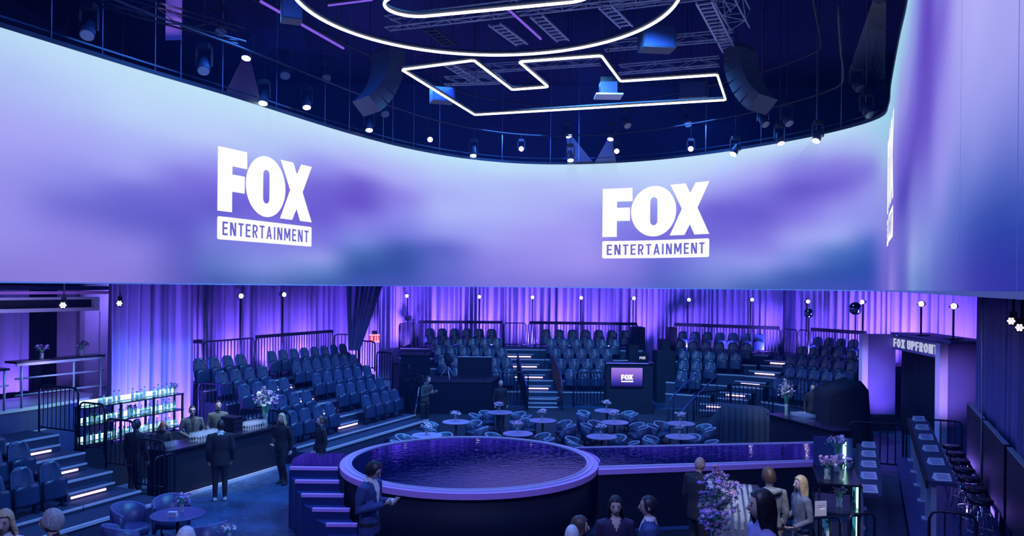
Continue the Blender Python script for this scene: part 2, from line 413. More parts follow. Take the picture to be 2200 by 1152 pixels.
# picture shown on the screen: colours by column (position along the wall) and height fraction
PIC = [
 (-700, [(0, (80, 90, 180)), (.2, (110, 110, 210)), (.4, (120, 115, 220)), (.6, (150, 150, 240)), (.8, (180, 200, 248)), (1, (190, 220, 250))]),
 (-300, [(0, (120, 110, 220)), (.2, (150, 140, 238)), (.4, (130, 125, 228)), (.6, (160, 155, 242)), (.8, (175, 195, 248)), (1, (190, 220, 250))]),
 (0,   [(0, (134, 122, 216)), (.2, (150, 142, 236)), (.4, (150, 146, 236)), (.6, (168, 166, 246)), (.8, (172, 190, 246)), (1, (184, 218, 248))]),
 (150, [(0, (140, 126, 222)), (.2, (140, 130, 228)), (.33, (112, 108, 212)), (.45, (142, 142, 234)), (.6, (166, 166, 246)), (.8, (178, 200, 248)), (1, (190, 222, 250))]),
 (280, [(0, (134, 122, 218)), (.15, (142, 132, 228)), (.3, (100, 98, 205)), (.42, (108, 106, 212)), (.52, (160, 162, 244)), (.65, (170, 180, 247)), (.8, (186, 212, 250)), (1, (190, 224, 248))]),
 (400, [(0, (92, 92, 190)), (.12, (96, 96, 196)), (.3, (96, 92, 202)), (.44, (112, 104, 214)), (.55, (128, 120, 224)), (.62, (160, 162, 244)), (.75, (184, 204, 250)), (1, (190, 226, 248))]),
 (450, [(0, (70, 90, 175)), (.10, (96, 120, 200)), (.25, (120, 124, 222)), (.4, (100, 92, 206)), (.52, (120, 110, 220)), (.62, (150, 148, 240)), (.76, (186, 204, 250)), (1, (190, 226, 248))]),
 (560, [(0, (84, 112, 186)), (.1, (130, 145, 225)), (.25, (130, 128, 228)), (.45, (112, 100, 216)), (.6, (132, 126, 228)), (.72, (176, 192, 248)), (1, (192, 226, 248))]),
 (690, [(0, (62, 92, 172)), (.06, (90, 125, 195)), (.16, (150, 160, 236)), (.28, (122, 118, 224)), (.45, (106, 90, 208)), (.6, (112, 98, 212)), (.75, (150, 148, 240)), (.88, (182, 200, 250)), (1, (192, 224, 248))]),
 (770, [(0, (62, 84, 176)), (.1, (52, 82, 160)), (.2, (70, 105, 178)), (.3, (126, 140, 226)), (.42, (132, 126, 228)), (.55, (100, 82, 198)), (.68, (108, 92, 206)), (.8, (170, 170, 245)), (1, (192, 224, 250))]),
 (860, [(0, (70, 84, 182)), (.14, (50, 80, 160)), (.25, (60, 86, 170)), (.38, (120, 126, 222)), (.5, (140, 140, 236)), (.64, (140, 130, 230)), (.78, (172, 176, 247)), (1, (192, 224, 250))]),
 (950, [(0, (96, 100, 204)), (.16, (96, 106, 206)), (.28, (92, 100, 200)), (.42, (152, 158, 242)), (.56, (172, 184, 249)), (.72, (170, 178, 248)), (.88, (182, 204, 250)), (1, (188, 228, 250))]),
 (1060, [(0, (124, 116, 220)), (.2, (140, 132, 230)), (.4, (160, 160, 244)), (.6, (172, 182, 249)), (.8, (176, 190, 249)), (1, (190, 228, 250))]),
 (1160, [(0, (130, 120, 224)), (.2, (150, 140, 236)), (.4, (160, 152, 242)), (.6, (170, 174, 248)), (.8, (174, 184, 248)), (1, (188, 222, 250))]),
 (1260, [(0, (124, 118, 220)), (.2, (158, 146, 240)), (.4, (160, 152, 243)), (.6, (160, 158, 244)), (.8, (178, 188, 249)), (1, (190, 224, 250))]),
 (1340, [(0, (118, 112, 216)), (.2, (140, 128, 230)), (.4, (126, 120, 226)), (.6, (140, 140, 236)), (.8, (180, 194, 249)), (1, (192, 226, 250))]),
 (1420, [(0, (84, 100, 198)), (.12, (96, 106, 206)), (.25, (110, 108, 214)), (.4, (118, 108, 218)), (.6, (146, 146, 238)), (.8, (186, 204, 250)), (1, (192, 226, 250))]),
 (1540, [(0, (96, 118, 196)), (.1, (120, 136, 222)), (.22, (140, 146, 234)), (.38, (114, 106, 218)), (.58, (106, 94, 210)), (.74, (160, 160, 244)), (.88, (188, 206, 250)), (1, (192, 226, 250))]),
 (1630, [(0, (56, 90, 172)), (.06, (90, 118, 200)), (.18, (146, 154, 238)), (.34, (128, 118, 226)), (.52, (104, 92, 206)), (.66, (122, 114, 222)), (.8, (164, 164, 245)), (1, (192, 224, 250))]),
 (1710, [(0, (62, 84, 180)), (.08, (60, 90, 176)), (.2, (124, 140, 228)), (.34, (160, 164, 244)), (.5, (128, 116, 226)), (.66, (100, 86, 200)), (.8, (134, 126, 230)), (1, (190, 222, 250))]),
 (1800, [(0, (64, 80, 184)), (.1, (50, 82, 170)), (.22, (72, 108, 190)), (.34, (160, 172, 245)), (.5, (150, 148, 240)), (.66, (112, 98, 212)), (.78, (132, 122, 226)), (.9, (170, 184, 246)), (1, (188, 222, 248))]),
 (1868, [(0, (60, 76, 184)), (.12, (44, 78, 172)), (.26, (66, 98, 190)), (.4, (140, 150, 236)), (.56, (148, 150, 238)), (.72, (128, 122, 222)), (.86, (168, 190, 242)), (1, (172, 214, 240))]),
 (1893, [(0, (104, 98, 206)), (.2, (110, 108, 210)), (.4, (140, 142, 228)), (.6, (150, 158, 232)), (.8, (160, 194, 236)), (1, (158, 212, 236))]),
 (1915, [(0, (140, 126, 226)), (.2, (124, 114, 216)), (.4, (128, 120, 218)), (.6, (144, 140, 226)), (.8, (158, 188, 232)), (1, (156, 214, 236))]),
 (1938, [(0, (96, 100, 196)), (.2, (110, 110, 208)), (.35, (84, 74, 186)), (.5, (112, 100, 210)), (.7, (150, 148, 230)), (1, (158, 206, 234))]),
 (1960, [(0, (112, 140, 210)), (.1, (150, 165, 232)), (.25, (124, 124, 218)), (.4, (100, 82, 196)), (.55, (120, 106, 214)), (.75, (140, 150, 228)), (1, (156, 200, 236))]),
 (1990, [(0, (92, 116, 198)), (.08, (130, 150, 226)), (.2, (130, 130, 224)), (.35, (104, 86, 200)), (.55, (96, 74, 192)), (.8, (110, 96, 206)), (1, (150, 180, 236))]),
 (2020, [(0, (84, 96, 192)), (.08, (104, 122, 208)), (.18, (150, 150, 236)), (.3, (150, 140, 236)), (.45, (120, 104, 216)), (.6, (150, 150, 240)), (1, (180, 200, 248))]),
 (2060, [(0, (80, 78, 184)), (.05, (76, 90, 192)), (.12, (96, 120, 206)), (.22, (156, 156, 238)), (.38, (176, 172, 246)), (.6, (170, 180, 246)), (1, (190, 210, 250))]),
 (2095, [(0, (66, 58, 172)), (.04, (52, 66, 172)), (.08, (56, 84, 180)), (.15, (140, 146, 230)), (.3, (178, 176, 248)), (.6, (170, 180, 246)), (1, (190, 210, 250))]),
 (2150, [(0, (58, 48, 164)), (.03, (44, 58, 164)), (.07, (36, 70, 166)), (.12, (110, 122, 214)), (.2, (164, 162, 240)), (.4, (176, 176, 246)), (1, (190, 210, 250))]),
 (2240, [(0, (50, 46, 160)), (.03, (34, 58, 160)), (.06, (40, 74, 168)), (.1, (120, 128, 220)), (.2, (170, 168, 244)), (.4, (170, 176, 246)), (1, (190, 210, 250))]),
]
NA, NZ = 300, 40
cols = []
for u, lst in PIC:
    if u < 0: arc = max(0.0, arc_of_u(0) + u / 100.0)
    else:
        arc = arc_of_u(min(u, 2235))
    col = []
    for j in range(NZ + 1):
        f = j / NZ
        for (f0, c0), (f1, c1) in zip(lst, lst[1:]):
            if f <= f1 or f1 == 1:
                t = (f - f0) / (f1 - f0); t = t * t * (3 - 2 * t) * 0.6 + t * 0.4
                col.append(Vector([a + (b - a) * t for a, b in zip(c0, c1)])); break
    cols.append((arc, col))
arcs = [SARC[-1] * i / NA for i in range(NA + 1)]
def colour_at(arc, j):
    if arc <= cols[0][0]: return cols[0][1][j]
    for (a0, c0), (a1, c1) in zip(cols, cols[1:]):
        if arc <= a1:
            t = (arc - a0) / max(a1 - a0, 1e-6); t = t * t * (3 - 2 * t) * 0.7 + t * 0.3
            return c0[j].lerp(c1[j], t)
    return cols[-1][1][j]
G = [[colour_at(a, j) for j in range(NZ + 1)] for a in arcs]
for _ in range(2):                                    # the picture is soft: blur lightly
    G2 = [[None] * (NZ + 1) for _ in arcs]
    for i in range(NA + 1):
        for j in range(NZ + 1):
            acc = Vector((0, 0, 0)); wsum = 0
            for di, dj, wt in ((0, 0, 4), (1, 0, 2), (-1, 0, 2), (0, 1, 2), (0, -1, 2), (1, 1, 1), (-1, 1, 1), (1, -1, 1), (-1, -1, 1)):
                a, b = i + di, j + dj
                if 0 <= a <= NA and 0 <= b <= NZ: acc += G[a][b] * wt; wsum += wt
            G2[i][j] = acc / wsum
    G = G2
screen = thing('hanging_led_screen', 'wrap-around curved LED screen showing lavender clouds and white logos above the hall', 'screen', (0, 0, 0))
mb = M(); mb.smooth = True
rows = []
for i, a in enumerate(arcs):
    p, n = spt(a)
    rows.append([(p.x, p.y, SB + (ST - SB) * j / NZ) for j in range(NZ + 1)])
mb.grid(rows)
me = mb.mesh('screen_face', [])
ca = me.color_attributes.new('picture', 'FLOAT_COLOR', 'POINT')
flat = []
for i in range(NA + 1):
    for j in range(NZ + 1): flat += [*lin(G[i][j]), 1.0]
ca.data.foreach_set('color', flat)
sm = bpy.data.materials.new('led_picture'); sm.use_nodes = True
nt = sm.node_tree; nt.nodes.clear()
at_n = nt.nodes.new('ShaderNodeVertexColor'); at_n.layer_name = 'picture'
em = nt.nodes.new('ShaderNodeEmission'); out = nt.nodes.new('ShaderNodeOutputMaterial')
nt.links.new(at_n.outputs[0], em.inputs[0]); nt.links.new(em.outputs[0], out.inputs[0])
me.materials.append(sm)
link('screen_face', me, screen)
# steel backing, top and bottom trim of the screen
mb = M()
def ribbon(mb, z0, z1, off0, off1, n=150):
    A = []
    for i in range(n + 1):
        p, nn = spt(SARC[-1] * i / n)
        q0 = p + nn * off0; q1 = p + nn * off1
        A.append([(q0.x, q0.y, z0), (q1.x, q1.y, z0), (q1.x, q1.y, z1), (q0.x, q0.y, z1)])
    mb.grid(A, closed=True)
    mb.face([len(mb.v) - 1, len(mb.v) - 2, len(mb.v) - 3, len(mb.v) - 4])
    return mb
ribbon(M(), SB, ST, -0.35, -0.02).build('backing', MT['black'], screen)
ribbon(M(), ST, ST + 0.10, -0.30, 0.02).build('top_trim', MT['trussdark'], screen)
ribbon(M(), ST + 0.24, ST + 0.28, -0.15, -0.10).build('cable_rail', MT['rail'], screen)
ribbon(M(), SB - 0.03, SB, -0.30, 0.01).build('bottom_trim', MT['truss'], screen)

for _u in (2062, 2186):
    _mb = M(); _a = arc_of_u(_u)
    on = [spt(_a), spt(_a + .012)]
    _mb.face([_mb.vert((p.x + n.x * .004, p.y + n.y * .004, z)) for p, n, z in ((on[0][0], on[0][1], SB), (on[1][0], on[1][1], SB), (on[1][0], on[1][1], ST), (on[0][0], on[0][1], ST))])
    _mb.build('panel_seam', emat('seam', lin((70, 80, 175)), 1.0), screen)
# ---- lettering drawn as strokes: unit box, x 0..w, y 0..1
def stroke(a, b, w):
    ax, ay = a; bx, by = b; dx, dy = bx - ax, by - ay; L = math.hypot(dx, dy)
    nx, ny = -dy / L * w / 2, dx / L * w / 2
    return [(ax + nx, ay + ny), (ax - nx, ay - ny), (bx - nx, by - ny), (bx + nx, by + ny)]
def glyph(ch, wd, t):
    """polygons of a plain sans letter, width wd, height 1, stroke t"""
    h = t / 2
    V = lambda x: [(x - h, 0), (x + h, 0), (x + h, 1), (x - h, 1)]
    Hh = lambda y, x0, x1: [(x0, y - h), (x1, y - h), (x1, y + h), (x0, y + h)]
    def diag(x0, y0, x1, y1, hw):
        return [(x0 - hw, y0), (x0 + hw, y0), (x1 + hw, y1), (x1 - hw, y1)]
    def ring(cx, cy, rx, ry, a0, a1, n=10):
        P = []
        for i in range(n):
            b0 = a0 + (a1 - a0) * i / n; b1 = a0 + (a1 - a0) * (i + 1) / n
            P.append([(cx + (rx - t) * math.cos(b0), cy + (ry - t) * math.sin(b0)), (cx + rx * math.cos(b0), cy + ry * math.sin(b0)),
                      (cx + rx * math.cos(b1), cy + ry * math.sin(b1)), (cx + (rx - t) * math.cos(b1), cy + (ry - t) * math.sin(b1))])
        return P
    if ch == 'E': return [V(h), Hh(h, h, wd), Hh(.52, h, wd * .92), Hh(1 - h, h, wd)]
    if ch == 'F': return [V(h), Hh(.50, h, wd * .92), Hh(1 - h, h, wd)]
    if ch == 'N': return [V(h), V(wd - h), diag(t * .7, 1, wd - t * .7, 0, t * .62)]
    if ch == 'T': return [V(wd / 2), Hh(1 - h, 0, wd)]
    if ch == 'I': return [V(wd / 2)]
    if ch == 'A': return [diag(h, 0, wd / 2, 1, h), diag(wd - h, 0, wd / 2, 1, h), Hh(.27, wd * .22, wd * .78)]
    if ch == 'M': return [V(h), V(wd - h), diag(t * .7, 1, wd / 2, .2, t * .55), diag(wd - t * .7, 1, wd / 2, .2, t * .55)]
    if ch == 'X': return [diag(h * 1.1, 0, wd - h * 1.1, 1, h * 1.2), diag(wd - h * 1.1, 0, h * 1.1, 1, h * 1.2)]
    if ch == 'U': return [[(0, .3), (t, .3), (t, 1), (0, 1)], [(wd - t, .3), (wd, .3), (wd, 1), (wd - t, 1)]] + ring(wd / 2, wd / 2 + .0, wd / 2, wd / 2, PI, 2 * PI)
    if ch == 'P': return [V(h), Hh(1 - h, h, wd * .55), Hh(.46, h, wd * .55)] + ring(wd * .55, .73 - h * .3, wd * .45, .27 + h * .3, -PI / 2, PI / 2)
    if ch == 'R': return [V(h), Hh(1 - h, h, wd * .55), Hh(.46, h, wd * .55), diag(wd * .5, .45, wd - h, 0, h)] + ring(wd * .55, .73 - h * .3, wd * .45, .27 + h * .3, -PI / 2, PI / 2)
    if ch == 'O': return ring(wd / 2, .5, wd / 2, .5, 0, 2 * PI, 20)
    return []
def word(txt, height, t, gap, widths):
    x = 0; P = []
    for ch in txt:
        if ch == ' ': x += widths.get(' ', .3); continue
        wd = widths.get(ch, widths['*'])
        P.append((ch, [[((x + px) * height, py * height) for px, py in poly] for poly in glyph(ch, wd, t)]))
        x += wd + gap
    return P, (x - gap) * height
def fox_polys():
    """heavy three-letter logo, total width 1.40, height 0.6 (F, O, X)"""
    Fp = [[(0, 0), (.185, 0), (.185, .6), (0, .6)], [(.185, .435), (.385, .435), (.380, .6), (.185, .6)], [(.185, .195), (.352, .195), (.352, .36), (.185, .36)]]
    O = []; n = 40; cx, cy = .66, .30
    for i in range(n):
        q = []
        for k in (i, i + 1):
            a = 2 * PI * k / n; ox, oy = cx + .297 * math.cos(a), cy + .305 * math.sin(a)
            # inner slot: stadium 0.095 wide and 0.34 tall
            dx, dy = math.cos(a), math.sin(a)
            r = min(.047 / max(abs(dx), 1e-6), 10)
            if abs(dy) * r > .123:
                # hit the round cap
                bq = dy * .123 * (1 if dy > 0 else -1); b2 = abs(dy) * .123
                r = b2 + math.sqrt(max(b2 * b2 - (.123 ** 2 - .047 ** 2), 0))
            q += [(cx + dx * r, cy + dy * r), (ox, oy)]
        O.append([q[0], q[1], q[3], q[2]])
    X = [[(.872, 0), (1.07, 0), (1.14, .12), (1.03, .31)], [(1.03, .31), (1.14, .12), (1.24, .31), (1.14, .49)],
         [(1.14, .12), (1.20, 0), (1.40, 0), (1.24, .31)], [(1.03, .31), (1.14, .49), (1.08, .605), (.875, .605)],
         [(1.24, .31), (1.395, .605), (1.21, .605), (1.14, .49)]]
    return [('F', Fp), ('O', O), ('X', X)]
def badge_poly(x0, y0, x1, y1, r):
    P = []
    for cx, cy, a0 in ((x1 - r, y0 + r, -PI / 2), (x1 - r, y1 - r, 0), (x0 + r, y1 - r, PI / 2), (x0 + r, y0 + r, PI)):
        for k in range(5): a = a0 + PI / 2 * k / 4; P.append((cx + r * math.cos(a), cy + r * math.sin(a)))
    return P
def on_screen(mb, poly, arc0, z0, k, off):
    """put a flat outline on the curved screen, cut into narrow strips so that it follows the wall"""
    ids = []
    for x, y in poly:
        p, n = spt(arc0 + x * k); q = p + n * off
        ids.append(mb.vert((q.x, q.y, z0 + y * k)))
    mb.face(ids)
def slice_poly(poly, dx):
    xs = [p[0] for p in poly]; x0, x1 = min(xs), max(xs); out = []
    n = max(1, int(math.ceil((x1 - x0) / dx)))
    def clip(P, x, keep_right):
        o = []
        for i in range(len(P)):
            a, b = P[i], P[(i + 1) % len(P)]
            ina = (a[0] >= x - 1e-9) if keep_right else (a[0] <= x + 1e-9); inb = (b[0] >= x - 1e-9) if keep_right else (b[0] <= x + 1e-9)
            if ina: o.append(a)
            if ina != inb:
                t = (x - a[0]) / (b[0] - a[0]); o.append((x, a[1] + (b[1] - a[1]) * t))
        return o
    for i in range(n):
        P = clip(clip(poly, x0 + (x1 - x0) * i / n, True), x0 + (x1 - x0) * (i + 1) / n, False) if n > 1 else poly
        if len(P) > 2: out.append(P)
    return out
MT['logotext'] = emat('logo_text', lin((108, 104, 205)), 1.0)
ENTW = {'*': .46, 'E': .44, 'I': .16, 'M': .66, 'N': .52, 'A': .54, 'T': .46, 'R': .48}
def screen_logo(arc_l, arc_r, z_base):
    k = (arc_r - arc_l) / 1.40
    lg = M()
    root = bpy.data.objects.new('logo', None); COL.objects.link(root); root.parent = screen
    root['label'] = 'white three-letter logo above a word in a rounded badge'
    for ch, polys in fox_polys():
        mb = M()
        for P in polys:
            for q in slice_poly(P, .06): on_screen(mb, [(x, y + .265) for x, y in q], arc_l, z_base, k, .02)
        mb.build('letter', MT['logo'], root)
    mb = M()
    for q in slice_poly(badge_poly(0, 0, 1.40, .215, .02), .06): on_screen(mb, q, arc_l, z_base, k, .02)
    mb.build('badge', MT['logo'], root)
    P, wd = word('ENTERTAINMENT', .128, .145, .19, ENTW)
    sc = 1.28 / wd
    mb = M()
    for ch, polys in P:
        for poly in polys:
            for q in slice_poly(poly, .12): on_screen(mb, [(.06 + x * sc, .042 + y) for x, y in q], arc_l, z_base, k, .035)
    mb.build('badge_word', MT['logotext'], root)
def zat(u, v):
    p, _ = spt(arc_of_u(u)); return at(u, v, p.y).z
for (ul, ur, vb) in ((464, 667, 521), (1293, 1523.5, 555.5), (1906, 1931, 0)):
    al, ar = arc_of_u(ul), arc_of_u(ur)
    if vb == 0: zb = zat(1293, 555.5); 
    else: zb = zat(ul, vb if ul > 1000 else 514)
    if ul > 1900: k2 = arc_of_u(1523.5) - arc_of_u(1293); ar = al + k2
    screen_logo(al, ar, zb)

# ================================================================ curtains
def drape(path_pts, z0, z1, label, m=MT['curtain'], seed=0, amp=.15, z0f=None, name='curtain', bottom_pts=None):
    rnd = random.Random(seed)
    P = [Vector((p[0], p[1])) for p in path_pts]
    Q = [Vector((p[0], p[1])) for p in (bottom_pts or path_pts)]
    def walk(P):
        L = [0]
        for a, b in zip(P, P[1:]): L.append(L[-1] + (b - a).length)
        return L
    LP, LQ = walk(P), walk(Q)
    def ev(P, L, f):
        d = f * L[-1]
        for i in range(len(P) - 1):
            if d <= L[i + 1] or i == len(P) - 2:
                t = (d - L[i]) / max(L[i + 1] - L[i], 1e-6); dr = (P[i + 1] - P[i]).normalized()
                return P[i].lerp(P[i + 1], t), Vector((dr.y, -dr.x))
    n = max(12, int(LP[-1] / .045))
    # pleats of uneven width
    ph = 0.0; phs = []; wl = .3
    for i in range(n + 1):
        if i % 9 == 0: wl = rnd.uniform(.16, .46); am = rnd.uniform(.45, 1.0)
        ph += 2 * PI * (LP[-1] / n) / wl; phs.append((ph, am))
    rows = []
    for j in range(9):
        f = j / 8; row = []
        for i in range(n + 1):
            pt, nn = ev(P, LP, i / n); pb, nb = ev(Q, LQ, i / n)
            p = pb.lerp(pt, f); nm = nb.lerp(nn, f)
            a, am = phs[i]
            off = amp * am * (math.sin(a + .25 * math.sin(3 * f + i * .05)) + .35 * math.sin(2.3 * a + 1.0)) * (1.05 - .25 * f)
            q = p + nm * off
            row.append((q.x, q.y, z0 + (z1 - z0) * f))
        rows.append(row)
    mb = M(); mb.smooth = True; mb.grid(rows)
    o = mb.build(name, m)
    return tag(o, label, 'curtain')
CT = 5.3
CP = [R(13.9, -17.25), R(16.6, -17.35), R(17.0, -18.75), R(20.5, -18.85), R(25.0, -18.95), R(27.2, -18.3), (-6.4, 34.6), (-4.9, 36.8), (-2.4, 38.0), (1.2, 38.4),
      (5.0, 38.0), (8.2, 37.0), (11.0, 35.6), (13.2, 33.6), (15.0, 31.2), (16.4, 28.2), (17.2, 25.0), (16.6, 21.6)]
CLAB = ['violet curtain hanging behind the lit bottle shelf of the left bar', None, 'violet curtain behind the top rail near the left aisle of raked seats',
        'violet curtain behind the swept-aside drape above the left seats', 'violet curtain at the corner around the red exit sign', 'violet curtain to the right of the exit sign, left of the black camera riser',
        'violet curtain with the small black speaker box in front of it', 'violet curtain behind the top row of seats left of the middle stairs', 'violet curtain above the head of the middle stairs',
        'violet curtain behind the top row of seats right of the middle stairs', 'violet curtain seen in the gap between the two black stepped walls',
        'violet curtain behind the two lamp stands above the back block', 'violet curtain with the dark pillar in front of it, right of the back block',
        'violet curtain behind the two chrome globes', 'violet curtain above the left panel of the entrance portal', 'violet curtain above the lettering of the entrance portal',
        'violet curtain above the right panel of the entrance portal']
for i, lb in enumerate(CLAB):
    a, b = CP[i], CP[i + 1]
    if lb is None:
        drape([R(16.80, -17.55), R(16.92, -18.45)], 0, CT, 'narrow violet curtain returning beside the left seat block', seed=50)
        continue
    drape([a, b], 0, CT, lb, seed=i + 1)
# swept-aside dark drape left of the exit sign
drape([at(742, 620, 29.3), at(832, 620, 30.0)], 2.4, CT, 'dark blue drape swept diagonally aside above the left raked seats', m=mat('indigo_drape', (0.12, 0.11, 0.34), 0.7), seed=77, amp=.08,
      bottom_pts=[at(748, 620, 28.9), at(772, 620, 29.2)])
# drapes on the right hand wall
drape([R(24.5, 2.9), R(22.5, 2.55), R(15.0, 2.5)], 0, CT, 'tall violet drape beside the leaning black panels at the right wall', m=mat('violet_drape', (0.17, 0.13, 0.42), .6), seed=91)
drape([R(15.0, 2.5), R(8.0, 2.6)], 0, CT, 'near-black drape at the right edge behind the cluster lamp', m=MT['curtain_dk'], seed=92)
# up-lights at the foot of the curtains: each throws obliquely along the pleats
def uplight(p, tgt, power):
    area('curtain_uplight', p, tgt, .5, power, VIO, size_y=.5, spread=math.radians(115))
for (p, c, pw) in ((R(14.0, -16.6, .3), R(15.6, -17.3, 3.2), 190), (R(16.4, -16.5, .3), R(14.6, -17.3, 3.8), 150), (R(17.2, -18.2, 1.95), R(18.9, -18.8, 4.0), 90), (R(19.2, -18.2, 1.95), R(20.9, -18.8, 4.0), 90), (R(21.0, -18.2, 1.95), R(22.7, -18.8, 4.0), 90), (R(22.8, -18.2, 1.95), R(24.5, -18.9, 4.0), 90),
                   (R(25.4, -17.5, .6), R(26.6, -19, 3.6), 200)):
    uplight(p, c, pw)
_bk = [(-5.9, 34.0), (-4.3, 36.2), (-2.6, 37.1), (-.8, 37.45), (1.0, 37.5), (2.8, 37.4), (4.6, 37.1), (6.4, 36.6), (8.2, 35.9), (9.8, 35.1), (11.3, 34.1), (12.7, 32.8), (13.9, 31.3), (14.9, 29.6), (15.6, 27.6)]
uplight(R(21.5, 1.9, .55), R(19.0, 2.6, 3.4), 14)
uplight(R(17.5, 1.95, .55), R(15.5, 2.6, 3.4), 8)
for i, (x, y) in enumerate(_bk):
    nx = _bk[min(i + 1, len(_bk) - 1)]; n0 = Vector((x - 4.5, y - 22, 0)).normalized()
    sgn = 1 if i % 2 else -1
    sgn = 1; tg = Vector((x, y, 0)) + n0 * .9 + Vector((-n0.y, n0.x, 0)) * (1.9 * sgn)
    uplight((x - n0.x * .55, y - n0.y * .55, 2.15), (tg.x, tg.y, 4.7), 150)
# ================================================================ round reflecting pool, landing stairs, runway
SH = 1.2
PC = Vector((-0.83, 16.35, 0)); PR = 2.64
pool = thing('round_pool_stage', 'round raised stage with a mirror-still pool and lavender rim', 'stage', PC)
def ringwall(r0, r1, z0, z1, n=72):
    mb = M(); mb.smooth = False
    mb.grid([[(r * math.cos(2 * PI * k / n), r * math.sin(2 * PI * k / n), z) for k in range(n)] for r, z in ((r0, z0), (r1, z0), (r1, z1), (r0, z1), (r0, z0))], closed=True)
    mb.f = [f[::-1] for f in mb.f]
    return mb
M().lathe([(2.54, 0.0), (2.54, 1.085)], 72).build('drum', MT['black'], pool)
ringwall(2.38, PR, 1.09, SH).build('rim', MT['lav'], pool)
ringwall(2.50, 2.53, SH, SH + .025).build('rim_bead', MT['nosing'], pool)
ringwall(2.40, 2.42, SH, SH + .03).build('rim_bead', MT['nosing'], pool)
M().lathe([(2.41, SH - .04), (2.41, SH + .012)], 72).build('water', MT['water'], pool)
# skirting fixtures under the rim
for a in (-1.62, -1.05, -2.2):
    M().box((2.2 * math.cos(a), 2.2 * math.sin(a), .80), (.22, .22, .16), a).build('bracket', MT['rail'], pool)

runway = thing('runway_stage', 'long straight runway with a mirror pool leading from the round stage', 'stage', (0, 0, 0))
rb0, rb1 = onz(1270, 962.5, SH), onz(1812, 947, SH); rf0, rf1 = onz(1270, 1010, SH), onz(1822, 990, SH)
def pool_edge(y): return PC.x + math.sqrt(max(0, (PR + .03) ** 2 - (y - PC.y) ** 2))
RW = [(pool_edge(rf0.y), rf0.y), (rf1.x, rf1.y), (rb1.x, rb1.y), (pool_edge(rb0.y), rb0.y)]
cx = sum(p[0] for p in RW) / 4; cy = sum(p[1] for p in RW) / 4
RW += [(pool_edge(y), y) for y in [rb0.y + (rf0.y - rb0.y) * q / 8 for q in range(1, 8)]]
inset = lambda k, kx: [(cx + (p[0] - cx) * kx, cy + (p[1] - cy) * k) for p in RW]
M().prism(inset(.97, .998), 0, 1.10).build('base', MT['black'], runway)
M().prism(RW, 1.10, SH).build('rim', MT['lav'], runway)
M().prism(inset(.80, .99), SH, SH + .012).build('water', MT['water'], runway)
for k in (.90,):
    q = inset(k, .995); q2 = inset(k - .035, .995)
    M().prism([q[0], q[1], q2[1], q2[0]], SH, SH + .03).build('rim_bead', MT['nosing'], runway)
    M().prism([q[3], q[2], q2[2], q2[3]], SH, SH + .03).build('rim_bead', MT['nosing'], runway)

stairs = thing('stage_stairs', 'curved flight of blue steps with lavender edges rising to the round stage', 'stairs', (0, 0, 0))
SY = [15.6, 15.28, 14.96, 14.64, 14.32, 14.0, 13.68]
SXL = [-4.34, -4.15, -3.94, -3.65, -3.32, -2.98, -2.6]
SXR = [-3.40, -3.30, -3.14, -2.96, -2.76, -2.55, -2.0]
land = [(-4.36, 15.6), (-3.40, 15.6), (-3.52, 16.3), (-3.5, 16.95), (-4.42, 16.95), (-4.50, 16.4)]
M().prism(land, 0, SH - .02).build('landing', MT['stairblue'], stairs)
M().prism([(x * .97 + -3.92 * .03, y * .95 + 16.27 * .05) for x, y in land], SH - .02, SH).build('landing_top', MT['water'], stairs)
for k in range(7):
    z = SH - .18 * k
    if k:
        st = M().prism([(SXL[k], SY[k]), (SXR[k], SY[k]), (SXR[k - 1], SY[k - 1] + .02), (SXL[k - 1], SY[k - 1] + .02)], 0, z - .02).build('step', MT['stairblue'], stairs)
    else: st = stairs
    M().prism([(SXL[k], SY[k] - .03), (SXR[k], SY[k] - .03), (SXR[k], SY[k] + .05), (SXL[k], SY[k] + .05)], z - .055, z + .003).build('nosing', MT['lav'], st)

# ================================================================ seats
def seat_meshes():
    def shell(z0, z1, hw, rt, yf, th, curve):
        NU, NV = 8, 8; fr, bk = [], []
        for j in range(NV + 1):
            z = z0 + (z1 - z0) * j / NV
            e = max(0, (z - (z1 - rt)) / rt); k = (1 - e ** 3.0) ** .5 if e < 1 else 0.0
            k = max(k, .55 if e >= 1 else 0)
            rowf, rowb = [], []
            for i in range(NU + 1):
                x = -1 + 2 * i / NU; y = yf(z) + curve * (x * x)
                rowf.append((x * hw(z) * k, y, z)); rowb.append((x * hw(z) * k, y + th, z))
            fr.append(rowf); bk.append(rowb)
        mb = M(); mb.smooth = True
        A = mb.grid(fr); B = mb.grid([r[::-1] for r in bk])
        mb.smooth = False
        for j in range(NV):
            mb.face((A[j][0], A[j + 1][0], B[j + 1][NU], B[j][NU])); mb.face((A[j + 1][NU], A[j][NU], B[j][0], B[j + 1][0]))
        for i in range(NU):
            mb.face((A[NV][i], A[NV][i + 1], B[NV][NU - i - 1], B[NV][NU - i])); mb.face((A[0][i + 1], A[0][i], B[0][NU - i], B[0][NU - i - 1]))
        return mb
    back = shell(.36, .88, lambda z: .235 - .035 * max(0, z - .5) / .38, .16, lambda z: .02 + (z - .36) * .22, .045, -.05).mesh('backrest', MT['seat'])
    pan = shell(.20, .60, lambda z: .245, .10, lambda z: -.19 + (z - .2) * .10, .075, .045).mesh('seat_pan', MT['seatpan'])
    mb = M()
    for x in (-.2, .2):
        mb.box((x, -.02, .18), (.035, .05, .36)); mb.box((x, -.05, .012), (.06, .2, .024))
    mb.box((0, -.03, .30), (.44, .06, .06))
    br = mb.mesh('bracket', MT['rail'])
    return back, pan, br
SEAT = seat_meshes()
